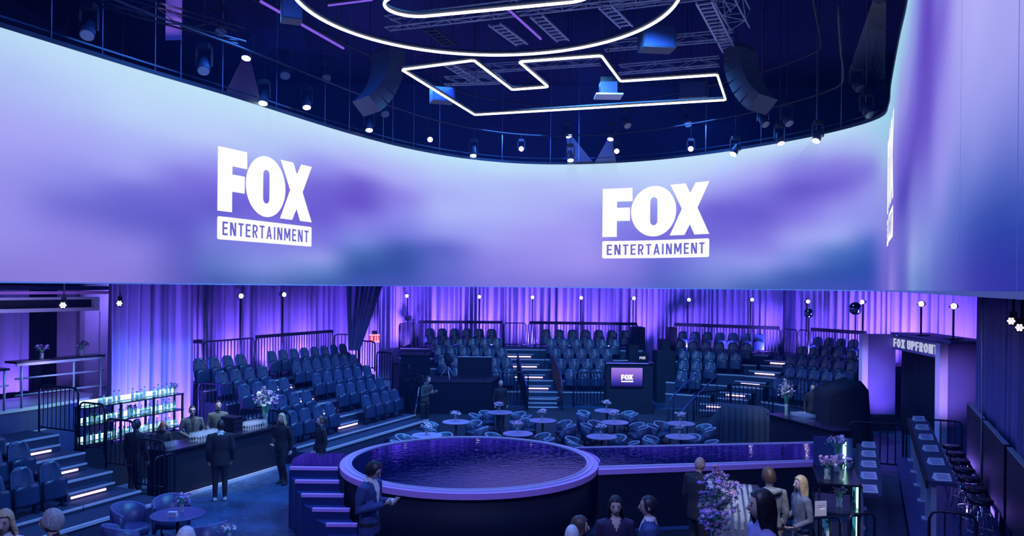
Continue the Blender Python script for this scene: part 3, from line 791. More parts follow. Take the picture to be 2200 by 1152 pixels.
def put_seat(p, rz, label, group):
    t = thing('stadium_seat', label, 'seat', p, rz, group)
    for me in SEAT: link(me.name.split('.')[0], me, t)
    return t
def ang_of(n): return math.atan2(-n[0], n[1])

class Section:
    def __init__(s, O, n, z0, rise, pitch=.85):
        s.O = Vector((O[0], O[1], 0)); s.n = Vector((n[0], n[1], 0)).normalized(); s.d = Vector((s.n.y, -s.n.x, 0)); s.z0 = z0; s.rise = rise; s.p = pitch
    def pt(s, q, k, z=None):
        p = s.O + s.d * q + s.n * (k * s.p); return Vector((p.x, p.y, s.z0 + s.rise * k if z is None else z))
    def quad(s, q0, q1, k0, k1):
        return [tuple(s.pt(q, k))[:2] for q, k in ((q0, k0), (q1, k0), (q1, k1), (q0, k1))]
    def riser(s, label, ext, top_extra=0.6):
        t = setting(thing('seating_riser', label, 'platform', (0, 0, 0)))
        for k, (q0, q1) in enumerate(ext):
            z = s.z0 + s.rise * k
            back = .47 if k < len(ext) - 1 else .47 + top_extra / s.p
            ti = M().prism(s.quad(q0, q1, k - .53, k + back), 0, z).build('tier', MT['navy_deck'], t)
            M().prism(s.quad(q0, q1, k - .545, k - .50), z - .035, z + .008).build('nosing', MT['nosing'], ti)
        return t
    def steps(s, parent, rows, ext, led=True, ledf=(0.06, 0.94)):
        for k, (q0, q1) in zip(rows, ext):
            zt = s.z0 + s.rise * k
            zb = zt - s.rise
            st = M().prism(s.quad(q0, q1, k - .90, k - .54), zb, zt - s.rise / 2).build('step', MT['navy_deck'], parent)
            M().prism(s.quad(q0, q1, k - .915, k - .88), zt - s.rise / 2 - .03, zt - s.rise / 2 + .008).build('nosing', MT['nosing'], st)
            if led:
                a, b = q0 + (q1 - q0) * ledf[0], q0 + (q1 - q0) * ledf[1]
                M().prism(s.quad(a, b, k - .925, k - .905), zb + .045, zb + .085).build('light_strip', MT['led'], st)
ROWN = {0: 'front row', 1: 'second row', 2: 'third row', 3: 'fourth row', 4: 'top row'}
def seats(sec, block, rows, side, yaw=0.0):
    """rows: {k: (q_start, count, spacing)}; numbered from `side`"""
    a = ang_of(sec.n) + yaw
    for k, (q0, n, sp) in rows.items():
        for i in range(n):
            put_seat(sec.pt(q0 + sp * i, k), a, f'navy tip-up seat, {ORD[i]} {side}, {ROWN[k]}, {block}', f'tip-up seats of the {block}')

NL = -BX
LS = Section(R(0, -14.3), NL, .45, .32)
# platform edge running along the left side
lp = setting(thing('side_platform', 'low dark platform with a pale metal edge along the left raked seats', 'platform', (0, 0, 0)))
M().prism([tuple(R(s, t))[:2] for s, t in ((16.9, -13.3), (22.9, -13.3), (22.9, -13.86), (16.9, -13.86))], 0, .35).build('deck', MT['navy_deck'], lp)
M().prism([tuple(R(s, t))[:2] for s, t in ((16.9, -13.27), (22.9, -13.27), (22.9, -13.33), (16.9, -13.33))], .30, .36).build('nosing', MT['nosing'], lp)
M().prism([tuple(R(s, t))[:2] for s, t in ((20.3, -12.6), (21.9, -12.6), (21.9, -13.25), (20.3, -13.25))], 0, .17).build('low_step', MT['navy_deck'], lp)
M().prism([tuple(R(s, t))[:2] for s, t in ((20.3, -12.57), (21.9, -12.57), (21.9, -12.62), (20.3, -12.62))], .13, .18).build('nosing', MT['nosing'], lp)
np_ = setting(thing('side_platform', 'low dark platform with a pale metal edge below the near-left seats', 'platform', (0, 0, 0)))
M().prism([tuple(R(s, t))[:2] for s, t in ((3, -13.1), (12.0, -13.1), (12.0, -13.86), (3, -13.86))], 0, .35).build('deck', MT['navy_deck'], np_)
M().prism([tuple(R(s, t))[:2] for s, t in ((3, -13.07), (12.0, -13.07), (12.0, -13.13), (3, -13.13))], .30, .36).build('nosing', MT['nosing'], np_)

lr = LS.riser('stepped riser under the left raked seats, right of the aisle', [(19.35, 23.0), (19.35, 23.3), (19.35, 23.8), (19.35, 24.1), (19.35, 24.8)])
LS.steps(lr, [0, 1, 2, 3, 4], [(19.4, 20.45)] * 5, ledf=(.05, .95))
LS.riser('stepped riser under the left raked seats, between bar and aisle', [(16.9, 19.33), (16.9, 19.33), (16.9, 19.33), (17.0, 19.33), (17.0, 19.33)])
seats(LS, 'left block beyond its aisle', {0: (20.85, 4, .55), 1: (20.65, 5, .56), 2: (20.55, 6, .56), 3: (20.6, 7, .52), 4: (20.4, 8, .55)}, 'from the aisle')
for k, n in {0: 4, 1: 4, 2: 4, 3: 4, 4: 4}.items():
    for i in range(n):
        put_seat(LS.pt(19.0 - .56 * i, k), ang_of(NL), f'navy tip-up seat, {ORD[i]} from the aisle, {ROWN[k]}, left block near the bar', 'tip-up seats of the left block near the bar')
nr = LS.riser('stepped riser under the near-left corner seats', [(5, 10.6), (5, 10.6), (5, 10.6), (5, 10.6)], .2)
na = LS.riser('dark stepped aisle with violet light strips beside the near-left seats', [(10.62, 11.95)] * 4, .2)
LS.steps(na, [0, 1, 2, 3], [(10.66, 11.75)] * 4, ledf=(.08, .80))
for k, n in {0: 4, 1: 4, 2: 3, 3: 2}.items():
    for i in range(n):
        put_seat(LS.pt(10.28 - .56 * i - (.05 * k), k), ang_of(NL), f'navy tip-up seat, {ORD[i]} from the aisle, {ROWN[k]}, near-left corner block', 'tip-up seats of the near-left corner block')

CS = Section((0, 32.6), (0, 1), .54, .36)
CS.riser('stepped riser left of the middle stairs, behind the camera monitor', [(-3.6, .22), (-4.2, .12), (-4.6, -.12), (-4.9, -.34), (-5.0, -.60)], 1.0)
CS.riser('stepped riser right of the middle stairs', [(2.1, 4.4), (1.78, 4.9), (1.62, 5.3), (1.48, 5.6), (1.28, 5.9)], 1.0)
ms = CS.riser('middle aisle stairs with glowing strips between the two centre seat blocks', [(.24, 2.08), (.14, 1.76), (-.10, 1.60), (-.32, 1.46), (-.58, 1.26)], 1.0)
CS.steps(ms, [0, 1, 2, 3, 4], [(.50, 1.95), (.30, 1.65), (.05, 1.45), (-.15, 1.22), (-.40, .98)], ledf=(.06, .92))
for k in range(3):
    y1 = 31.75 - .30 * k; z = .36 - .12 * k
    st = M().box((1.25, y1 - .15, z / 2), (1.15, .30, z)).build('step', MT['navy_deck'], ms)
    M().box((1.25, y1 - .30, z - .015), (1.15, .03, .04)).build('nosing', MT['nosing'], st)
def cseats(rows, block, side, rev):
    for k, (q0, n, sp) in rows.items():
        for i in range(n):
            put_seat(CS.pt(q0 + sp * i * (-1 if rev else 1), k), (.06 if rev else -.04), f'navy tip-up seat, {ORD[i]} {side}, {ROWN[k]}, {block}', f'tip-up seats {block}')
cseats({0: (-.08, 5, .54), 1: (-.16, 6, .54), 2: (-.40, 6, .54), 3: (-.62, 6, .54), 4: (-.91, 6, .56)}, 'left of middle stairs', 'from the stairs', True)
cseats({0: (2.45, 3, .55), 1: (2.10, 4, .56), 2: (1.92, 5, .56), 3: (1.78, 6, .56), 4: (1.57, 7, .60)}, 'right of middle stairs', 'from the stairs', False)

DS = Section((6.26, 32.52), (.423, .906), .54, .36)
DS.riser('stepped riser of the back block behind the sloping handrails', [(.2, 2.0), (.0, 2.5), (-.2, 3.1), (-.3, 3.4), (-.4, 3.75)])
seats(DS, 'back block above the handrails', {0: (.75, 2, .55), 1: (.62, 3, .55), 2: (.45, 5, .54), 3: (.1, 6, .56), 4: (.0, 7, .55)}, 'from the black wall')
ES = Section((9.64, 30.56), (.84, .54), .54, .36)
ES.riser('stepped riser of the far-right block behind the flower bar', [(.4, 3.2), (.2, 3.3), (-.35, 3.4), (-.45, 3.5), (-.5, 3.6)])
seats(ES, 'far-right block', {0: (.75, 4, .55), 1: (.62, 5, .55), 2: (.0, 6, .54), 3: (-.1, 6, .55), 4: (.0, 6, .54)}, 'from the aisle')
# aisle between the back block and the far-right block
xs = setting(thing('aisle_stairs', 'dark aisle stairs with violet strips between back block and far-right block', 'stairs', (0, 0, 0)))
pts = [(onz(1518, 868, .38), onz(1573, 871, .38), .38), (onz(1560, 843, .74), onz(1600, 846, .74), .74), (onz(1592, 819, 1.10), onz(1632, 822, 1.10), 1.10), (onz(1622, 797, 1.46), onz(1664, 800, 1.46), 1.46), (onz(1655, 775, 1.82), onz(1700, 778, 1.82), 1.82)]
for i, (a, b, z) in enumerate(pts):
    d = (b - a); d.z = 0; dn = d.normalized(); bk = Vector((-dn.y, dn.x, 0))
    if bk.y < 0: bk = -bk
    e = .25
    for j, (zz, o0, o1) in enumerate(((z - .18, -.45, .0), (z, .0, .55))):
        q = [a - dn * e + bk * o0, b + dn * e + bk * o0, b + dn * e + bk * o1, a - dn * e + bk * o1]
        st = M().prism([(p.x, p.y) for p in q], 0, zz).build('step', MT['navy_deck'], xs)
        q2 = [q[0] - bk * .015, q[1] - bk * .015, q[1] + bk * .03, q[0] + bk * .03]
        M().prism([(p.x, p.y) for p in q2], zz - .035, zz + .008).build('nosing', MT['nosing'], st)
        if j == 1:
            q3 = [a - bk * .03, b - bk * .03, b - bk * .005, a - bk * .005]
            M().prism([(p.x, p.y) for p in q3], zz - .12, zz - .075).build('light_strip', MT['led'], st)

# ================================================================ barricade rails
def rail(label, p0, p1, h=1.1, nb=None, bars_joined=True, fat=0.0, name='barricade_rail', m=None, bot=.12, group=None):
    """railing between two floor points; rounded upper corners, uprights between"""
    m = m or MT['rail']
    p0, p1 = Vector(p0), Vector(p1); L = math.hypot(p1.x - p0.x, p1.y - p0.y); rz = math.atan2(p1.y - p0.y, p1.x - p0.x)
    t = thing(name, label, 'railing', p0, rz, group); dz = (p1.z - p0.z)
    zz = lambda x: dz * x / L
    r = .030 if bars_joined else .024; c = min(.12, L * .2)
    loop = [(0, 0, 0), (0, 0, h - c), (c * .3, 0, h - c * .3 + zz(c * .3)), (c, 0, h + zz(c)), (L - c, 0, h + zz(L - c)), (L - c * .3, 0, h - c * .3 + zz(L)), (L, 0, h - c + dz), (L, 0, dz)]
    M().tube(loop, r, 6).build('frame', m, t)
    M().tube([(0, 0, bot), (L, 0, bot + dz)], r * .8, 6).build('bottom_rail', m, t)
    nb = nb if nb is not None else max(2, int(L / .135))
    if bars_joined:
        mb = M()
        for i in range(1, nb):
            x = L * i / nb; mb.tube([(x, 0, bot + zz(x)), (x, 0, h + zz(x))], .018, 5, caps=False)
        mb.build('bars', m, t)
    else:
        for i in range(1, nb):
            x = L * i / nb; M().tube([(x, 0, bot + zz(x)), (x, 0, h + zz(x))], .012, 6, caps=False).build('bar', m, t)
    if fat:
        M().box((L / 2, 0, h + .03 + dz / 2), (L - .1, .14, fat)).build('padded_rail', MT['black'], t)
    return t
# along the near-left aisle, stepping down towards the floor
for i, (t0, t1, z) in enumerate(((-17.35, -16.05, 1.35), (-16.0, -15.2, 1.05), (-15.15, -14.3, .75), (-14.25, -13.4, .40))):
    rail('black barrier rail beside the near-left aisle steps, ' + ['uppermost', 'second from the top', 'third from the top', 'lowest, beside the bar end'][i],
         R(12.15, t0, z), R(12.15, t1, z), 1.08, bars_joined=False)
rail('black barrier rail at the end of the bar, facing the floor tables', R(12.2, -13.75, 0), R(12.75, -13.75, 0), 1.1, 4, bars_joined=False)
rail('tall round-cornered barrier behind the bar, at the foot of the left block', R(16.75, -17.2, .75), R(16.75, -15.8, .75), 1.25, bars_joined=False)
rail('low barrier behind the flower vase of the left bar', R(16.8, -15.7, .3), R(16.8, -14.0, .3), 1.1)
# top walkway of the left block
zt = LS.z0 + LS.rise * 4
rail('black-padded top rail at the far left end above the left block', R(17.1, -18.35, zt), R(18.0, -18.35, zt), 1.3, fat=.10)
rail('thin top rail above the aisle of the left block', R(18.05, -18.35, zt), R(20.2, -18.35, zt), 1.3)
rail('long black-padded top rail above the left block', R(20.3, -18.35, zt), R(24.4, -18.35, zt), 1.3, fat=.10)
rail('top rail turning the corner at the right end of the left block', R(24.5, -18.35, zt), R(24.85, -17.6, zt), 1.2)
for i, (s, t, z) in enumerate(((24.95, -17.5, 1.6), (24.6, -16.5, 1.25), (24.3, -15.6, .9), (23.9, -14.8, .6))):
    rail('black barrier stepping down the right end of the left block, ' + ['highest', 'second from the top', 'second from the bottom', 'lowest'][i], R(s, t, z), R(s - .25, t + .85, z), 1.1)
# back rails
def deckrail(label, u0, u1, y0, y1, z, h, **kw):
    a = at(u0, 700, y0); b = at(u1, 700, y1); a.z = b.z = z
    return rail(label, a, b, h, **kw)
zt = CS.z0 + CS.rise * 4
deckrail('barrier side rail at the left end of the centre seats, above the camera riser', 858, 890, 34.9, 36.9, zt, 1.12)
deckrail('black-padded top rail behind the seats left of the middle stairs', 897, 1081, 36.55, 36.95, zt, 1.12, fat=.13)
deckrail('thin top rail at the head of the middle stairs', 1083, 1130, 36.95, 36.95, zt, 1.12)
deckrail('black-padded top rail behind the seats right of the middle stairs', 1135, 1371, 36.95, 36.6, zt, 1.12, fat=.13)
deckrail('black-padded top rail behind the back block', 1447, 1676, 36.6, 34.0, zt, 1.12, fat=.15)
deckrail('thin top rail between the back block and the far-right block', 1680, 1712, 33.9, 33.4, zt, 1.12)
deckrail('short thin rail left of the far-right top rail', 1716, 1738, 33.3, 32.9, zt, 1.12)
deckrail('black-padded top rail behind the far-right block', 1742, 1862, 33.3, 30.9, zt, 1.12, fat=.14)
# front rails of the back sections
def frail(label, u0, v0, u1, v1, z, h=1.1, **kw): return rail(label, onz(u0, v0, z), onz(u1, v1, z), h, **kw)
frail('low barrier in front of the seats left of the middle stairs', 1050, 876, 1134, 876, .0, 1.4)
frail('low barrier in front of the seats right of the middle stairs', 1232, 876, 1305, 876, .0, 1.4)
frail('dark barrier below the far-right seats, left of the large vase', 1570, 912, 1660, 922, .0, 1.45)
frail('dark barrier in front of the far-right seats behind the bartender', 1690, 880, 1850, 905, .55, 1.15)
frail('dark barrier along the right side stairs', 1490, 905, 1568, 896, .1, 1.0)
# sloping hand rails of the two stairs
def handrail(label, pts, panel=False):
    t = thing('handrail', label, 'railing', pts[0])
    P = [Vector(p) - Vector(pts[0]) for p in pts]
    M().tube(P, .028, 6).build('rail', MT['bluewall'], t)
    for p in P[::1]:
        base = -(pts[0][2])
        M().tube([(p.x, p.y, p.z - .95 if p.z - .95 > base else base), p], .018, 6).build('post', MT['rail'], t)
    if panel:
        mb = M(); n = len(P)
        for i in range(n - 1):
            a, b = P[i], P[i + 1]
            for off in (-.02, .02): pass
            q = [mb.vert((a.x - .02, a.y, a.z - .95)), mb.vert((b.x - .02, b.y, b.z - .95)), mb.vert((b.x - .02, b.y, b.z - .06)), mb.vert((a.x - .02, a.y, a.z - .06))]
            r = [mb.vert((a.x + .02, a.y, a.z - .95)), mb.vert((b.x + .02, b.y, b.z - .95)), mb.vert((b.x + .02, b.y, b.z - .06)), mb.vert((a.x + .02, a.y, a.z - .06))]
            mb.face(q); mb.face(r[::-1])
            for k in range(4): mb.face((q[k], r[k], r[(k + 1) % 4], q[(k + 1) % 4]))
        mb.build('side_panel', MT['black'], t)
handrail('sloping hand rail with dark side panel left of the middle stairs', [(.62, 30.6, .95), (.45, 31.6, 1.35), (.25, 33.2, 2.05)], True)
handrail('sloping hand rail with dark side panel right of the middle stairs', [(1.98, 30.6, .95), (1.98, 31.6, 1.35), (1.70, 33.2, 2.05)], True)
handrail('sloping hand rail left of the right-hand aisle stairs', [onz(1437, 862, .9), onz(1447, 850, 1.0), onz(1495, 803, 1.75), ])
handrail('sloping hand rail right of the right-hand aisle stairs', [onz(1465, 885, .9), onz(1477, 870, 1.0), onz(1541, 806, 1.8)])
# ================================================================ flowers and small tableware
def blossom_mesh(name, m, n=5, r=.5, cup=.35):
    mb = M(); mb.smooth = True; c = mb.vert((0, 0, -.1))
    for lay, (k, rr, zz) in enumerate(((n, r, cup * .4), (n, r * .62, cup))):
        for i in range(k):
            a = 2 * PI * (i + lay * .5) / k; da = PI / k * 1.05
            p1 = mb.vert((rr * .55 * math.cos(a - da), rr * .55 * math.sin(a - da), zz * .3))
            p2 = mb.vert((rr * math.cos(a), rr * math.sin(a), zz))
            p3 = mb.vert((rr * .55 * math.cos(a + da), rr * .55 * math.sin(a + da), zz * .3))
            mb.face((c, p1, p2)); mb.face((c, p2, p3))
    return mb.mesh(name, m)
BLO = {k: blossom_mesh('blossom', MT[k]) for k in ('petal_w', 'petal_p', 'petal_l', 'petal_pk', 'petal_d')}
def bouquet(loc, h, spread, n, label, kinds=('petal_w', 'petal_l', 'petal_p'), vh=.25, vr=.06, bs=.05, spike=False, group=None, single=True, leafm='leaf', seed=1, vasem='glass', low=0.35):
    rnd = random.Random(seed)
    t = thing('flower_vase', label, 'flowers', loc, 0, group)
    M().lathe([(vr * .8, 0), (vr, .02), (vr * .75, vh * .5), (vr * .95, vh)], 12).build('vase', MT[vasem], t)
    st = M(); lf = M(); joined = {k: M() for k in kinds}
    for i in range(n):
        a = rnd.uniform(0, 2 * PI); e = rnd.random() ** .6
        x, y = spread * e * math.cos(a), spread * e * math.sin(a)
        z = vh + (h - vh) * (low + (1 - low) * rnd.random() * (1 - .35 * e))
        if spike and i < n * .22: x, y = -spread * .18 + rnd.uniform(-.03, .03), rnd.uniform(-.03, .03); z = vh + (h - vh) * (.55 + .5 * i / (n * .22))
        k = kinds[rnd.randrange(len(kinds))]; s = bs * rnd.uniform(.7, 1.25)
        if i % 2 == 0: st.tube([(rnd.uniform(-.3, .3) * vr, rnd.uniform(-.3, .3) * vr, .03), (x * .35, y * .35, vh + (z - vh) * .5), (x, y, z - .01)], .004, 4, caps=False)
        if i % 2 == 0:
            ax, ay = x + rnd.uniform(-.04, .04), y + rnd.uniform(-.04, .04); az = z - rnd.uniform(.03, .10)
            b = Vector((rnd.uniform(-1, 1), rnd.uniform(-1, 1), rnd.uniform(-.2, .6))).normalized() * bs * 1.6; sd = Vector((-b.y, b.x, 0)) * .28
            c = Vector((ax, ay, az)); ids = [lf.vert(c), lf.vert(c + b * .5 + sd), lf.vert(c + b), lf.vert(c + b * .5 - sd)]; lf.face(ids)
        if single:
            o = link('blossom', BLO[k], t, (x, y, z), 0, s * 1.6)
            o.rotation_euler = (rnd.uniform(-1.0, 1.0), rnd.uniform(-1.0, 1.0), a)
        else:
            mb = joined[k]
            for q in range(2):
                c = Vector((x + rnd.uniform(-1, 1) * s * .5, y + rnd.uniform(-1, 1) * s * .5, z)); b0 = mb.vert(c + Vector((0, 0, -s * .4)))
                ring = [mb.vert(c + Vector((s * .6 * math.cos(2 * PI * w_ / 5), s * .6 * math.sin(2 * PI * w_ / 5), rnd.uniform(-.2, .5) * s))) for w_ in range(5)]
                tp = mb.vert(c + Vector((0, 0, s * .5)))
                for w_ in range(5): mb.face((ring[w_], ring[(w_ + 1) % 5], tp)); mb.face((ring[(w_ + 1) % 5], ring[w_], b0))
    st.build('stems', MT['stemg'], t); lf.build('foliage', MT[leafm], t)
    if not single:
        for k, mb in joined.items():
            if mb.v: mb.build('blossoms', MT[k], t)
    return t
WG = M().lathe([(.034, 0), (.034, .004), (.005, .010), (.005, .085), (.028, .10), (.038, .135), (.036, .165), (.031, .195)], 10, caps=False).mesh('wine_glass', MT['glass'])
TG = M().lathe([(.028, 0), (.030, .01), (.036, .13)], 10, caps=False).mesh('tumbler', MT['glass'])
def NTH(n): return ORD[n] if n < 20 else ['twenty-first','twenty-second','twenty-third','twenty-fourth','twenty-fifth','twenty-sixth','twenty-seventh'][n-20]
def glasses(c, nx, ny, dx, dy, rz, label, group, me=WG, name='wine_glass'):
    ca, sa = math.cos(rz), math.sin(rz)
    for i in range(nx):
        for j in range(ny):
            x, y = (i - (nx - 1) / 2) * dx, (j - (ny - 1) / 2) * dy
            o = link(name, me, None, (c[0] + x * ca - y * sa, c[1] + x * sa + y * ca, c[2]))
            tag(o, f'clear wine glass, {NTH(j)} along {ORD[i]} row, {label}', 'glass', group)
def bottle_mesh(kind):
    h, r = {0: (.29, .036), 1: (.24, .045), 2: (.31, .033), 3: (.20, .05)}[kind]
    prof = [(r * .95, 0), (r, .01), (r, h * .58), (r * .85, h * .66), (r * .36, h * .76), (r * .34, h * .93)]
    return h, r, prof
BOT = {}
def bottle(loc, kind, gm, label, group):
    key = (kind, gm)
    if key not in BOT:
        h, r, prof = bottle_mesh(kind)
        BOT[key] = (M().lathe(prof, 10).mesh('glass_body', MT[gm]), M().lathe([(r + .001, h * .16), (r + .001, h * .46)], 10, caps=False).mesh('label', MT['label']),
                    M().lathe([(r * .42, h * .90), (r * .42, h)], 8).mesh('cap', MT['cap']))
    t = thing('bottle', label, 'bottle', loc, 0, group)
    for me in BOT[key]: link(me.name.split('.')[0], me, t)

# ================================================================ left bar
bar = thing('bar_counter', 'long black bar counter with bartenders behind it at the left', 'bar', R(12.8, -14.0), AROT)
# local axes: x across the hall (b), y along the hall (a)
M().box((-.33, 1.78, .53), (.62, 3.56, 1.06)).build('front_panel', MT['black'], bar)
M().box((-.36, 1.78, 1.085), (.80, 3.66, .05)).build('worktop', MT['black_gloss'], bar)
M().box((.02, 1.78, .035), (.04, 3.5, .07)).build('kick_plate', MT['nosing'], bar)
M().box((-.50, 1.78, .80), (.26, 3.4, .04)).build('inner_shelf', MT['steel'], bar)
cz = 1.112
glasses(R(14.15, -14.28, cz), 4, 9, .085, .085, AROT, 'left bar before the bartenders', 'wine glasses on the left bar by the bartenders')
glasses(R(15.75, -14.30, cz), 4, 8, .085, .085, AROT, 'left bar beside the tall vase', 'wine glasses by the vase on the left bar')
for i in range(4):
    tag(link('tumbler', TG, None, R(13.0 + .09 * i, -14.3, cz)), f'small clear tumbler, {ORD[i]} from the near end of the left bar', 'glass', 'tumblers on the left bar end')
bouquet(R(16.15, -14.25, cz), .98, .34, 110, 'tall vase bursting with white and lilac flowers on the left bar', kinds=('petal_w', 'petal_w', 'petal_l', 'petal_p'), vh=.34, vr=.07, bs=.066, spike=True, seed=3)
# crates behind the far end of the bar
for i in range(3):
    cr = M(); cr.box((0, 0, .06), (.42, .3, .11)); cr.box((0, 0, .115), (.46, .34, .014))
    o = cr.build('glass_rack', MT['rail']); o.location = R(15.2, -14.48, cz + .125 * i); o.rotation_euler = (0, 0, AROT)
    tag(o, 'dark glass-washer rack in a low stack behind the bar glasses, ' + ['bottom', 'middle', 'top'][i], 'rack', 'racks stacked on the left bar')
# lit back shelf
sh = thing('bottle_shelf', 'tall black open shelf with glowing tiers of bottles behind the left bar', 'shelf', R(12.4, -16.3), AROT)
for y in (0, .95, 1.9, 2.8):
    for x in (-.14, .14): M().box((x, y, .98), (.035, .05, 1.96)).build('post', MT['rail'], sh)
SHZ = (1.95, 1.55, 1.12)
for z in SHZ:
    M().box((0, 1.4, z - .015), (.34, 2.86, .03)).build('shelf_board', MT['rail'], sh)
    M().box((-.13, 1.4, z + .07), (.012, 2.7, .11)).build('light_panel', MT['shelfglow'], sh)
M().box((0, 1.4, .50), (.40, 2.84, 1.0)).build('base_cabinet', MT['black'], sh)
rb = random.Random(11)
for si, z in enumerate(SHZ):
    n = 21
    for i in range(n):
        if si == 0 and i in (0, 1, 2, 8, 9, 14): continue
        gm = rb.choice(['glass_green', 'glass_teal', 'glass_clear'] if si else ['glass_clear', 'glass_teal', 'glass_clear']); kd = rb.randrange(4)
        bottle(R(12.5 + .128 * i, -16.3 + rb.uniform(-.03, .05), z), kd, gm, f'{ {"glass_green": "green", "glass_teal": "pale teal", "glass_clear": "clear"}[gm]} labelled bottle, {ORD[i] if i < 20 else "last"} place on the {["top", "middle", "lowest"][si]} tier of the bar shelf', f'bottles on the bar shelf {["top", "middle", "lowest"][si]} tier')
for i, (s, z) in enumerate(((15.05, SHZ[0]), (13.75, SHZ[1]), (12.75, SHZ[1]))):
    bouquet(R(s, -16.28, z), .30, .11, 24, ['small dark plant at the far end of the bottle shelf top', 'small dark plant in the middle tier of the bottle shelf', 'small dark plant at the near end of the bottle shelf'][i],
            kinds=('petal_d', 'petal_p'), vh=.10, vr=.04, bs=.035, seed=20 + i, single=False)

# ================================================================ balcony and wall at far left
dk = setting(thing('balcony_deck', 'raised blue-fronted balcony deck at the far left', 'platform', (0, 0, 0)))
M().prism([tuple(R(s, t))[:2] for s, t in ((7, -17.75), (12.6, -17.75), (13.8, -17.95), (14.3, -18.4), (14.4, -19.4), (7, -19.4))], 0, 1.82).build('front', MT['bluewall'], dk)
M().prism([tuple(R(s, t))[:2] for s, t in ((7, -17.70), (12.6, -17.70), (13.85, -17.9), (14.36, -18.36), (14.46, -19.4), (7, -19.4))], 1.82, 1.90).build('deck_edge', MT['nosing'], dk)
for z in (.75, 1.3): M().prism([tuple(R(s, t))[:2] for s, t in ((7, -17.73), (12.6, -17.73), (12.6, -17.76), (7, -17.76))], z, z + .02).build('joint', MT['nosing'], dk)
struct('wall_balcony', M().prism([tuple(R(s, t))[:2] for s, t in ((14.75, -19.45), (17.0, -19.45), (17.0, -19.6), (14.75, -19.6))], 0, 5.2), MT['wall_lav'])
struct('wall_balcony_return', M().prism([tuple(R(s, t))[:2] for s, t in ((14.75, -19.45), (14.9, -19.45), (14.9, -21.5), (14.75, -21.5))], 0, 5.2), MT['wall_lav'])
struct('wall_side', M().prism([tuple(R(s, t))[:2] for s, t in ((5.0, -21.5), (17.0, -21.5), (17.0, -21.6), (5.0, -21.6))], 0, 9), MT['curtain_dk'])
d_ = M(); d_.prism([tuple(R(s, t))[:2] for s, t in ((15.35, -19.42), (15.85, -19.42), (15.85, -19.46), (15.35, -19.46))], 1.9, 4.0)
o = struct('door_1', d_, MT['wall_lav'])
drape([R(12.95, -20.4), R(13.95, -20.4)], 1.9, 4.6, 'pale lit curtain panel at the back of the balcony', seed=61, amp=.07)
drape([R(9.0, -20.6), R(12.9, -20.45)], 1.9, 4.6, 'dark blue curtain left of the lit panel on the balcony', m=MT['curtain_dk'], seed=62, amp=.08)
drape([R(14.0, -20.4), R(14.75, -20.4)], 1.9, 4.6, 'near-black cloth filling the dark opening between the lit panel and the pale wall', m=MT['blackcloth'], seed=63, amp=.05)  # near-black sheet stands in for the dark opening
area('balcony_uplight', R(13.4, -19.9, 2.0), R(13.45, -20.5, 3.4), .8, 18, (.30, .18, 1.0))
area('wall_wash', R(15.6, -18.6, 4.6), R(15.7, -19.5, 2.4), .8, 40, (.30, .22, 1.0))
so = thing('hanging_soffit', 'pale boxed soffit with a dark slot above the balcony', 'soffit', (0, 0, 0))
def rbox(mb, s0, s1, t0, t1, z0, z1): return mb.prism([tuple(R(s, t))[:2] for s, t in ((s0, t0), (s1, t0), (s1, t1), (s0, t1))], z0, z1)
rbox(M(), 8, 14.6, -18.5, -18.7, 4.06, 4.15).build('lower_board', MT['nosing'], so)
rbox(M(), 8, 14.6, -18.5, -18.7, 4.36, 4.42).build('upper_board', MT['nosing'], so)
rbox(M(), 14.45, 14.6, -18.5, -18.7, 4.15, 4.36).build('end_board', MT['nosing'], so)
rbox(M(), 8, 14.45, -18.62, -18.7, 4.15, 4.36).build('slot', MT['black'], so)
rbox(M(), 8, 15.1, -18.3, -18.45, 4.50, 4.57).build('top_board', MT['lav'], so)
rbox(M(), 8, 15.6, -18.75, -20.4, 4.60, 4.7).build('ceiling_board', MT['bluewall'], so)
area('soffit_fill', R(12.6, -16.9, 3.6), R(12.6, -18.6, 4.25), .6, 22, (.38, .30, 1.0), size_y=2.0)  # added lamp that brightens the soffit boards
bt = thing('bar_table', 'long dark high table with pale pipe legs on the balcony edge', 'table', R(11.9, -17.85, 1.9), AROT)
M().box((0, 1.05, 1.05), (.42, 2.3, .05)).build('table_top', MT['black_gloss'], bt)
M().box((.20, 1.05, 1.0), (.03, 2.3, .06)).build('apron', MT['steel'], bt)
for y in (.05, 1.35, 2.1): M().tube([(.17, y, 0), (.17, y, 1.02)], .028, 6).build('leg', MT['steel'], bt)
for z in (.68, .30): M().tube([(.17, -.1, z), (.17, 2.2, z)], .024, 6).build('rail', MT['steel'], bt)
bt2 = thing('bar_table', 'second pale-legged high table on the balcony, cut by the left edge', 'table', R(9.7, -17.85, 1.9), AROT)
M().box((0, .95, .92), (.42, 2.0, .05)).build('table_top', MT['black_gloss'], bt2)
for y in (.1, 1.85): M().tube([(.17, y, 0), (.17, y, .9)], .028, 6).build('leg', MT['steel'], bt2)
M().tube([(.17, 0, .55), (.17, 1.95, .55)], .024, 6).build('rail', MT['steel'], bt2)
bouquet(R(12.55, -17.85, 2.975), .36, .16, 34, 'dark flower vase over the lit curtain panel on the balcony table', kinds=('petal_d', 'petal_p'), vh=.14, vr=.05, bs=.05, seed=31)
bouquet(R(13.6, -17.85, 2.975), .36, .16, 34, 'dark flower vase near the pale wall on the balcony table', kinds=('petal_d', 'petal_p'), vh=.14, vr=.05, bs=.05, seed=32)

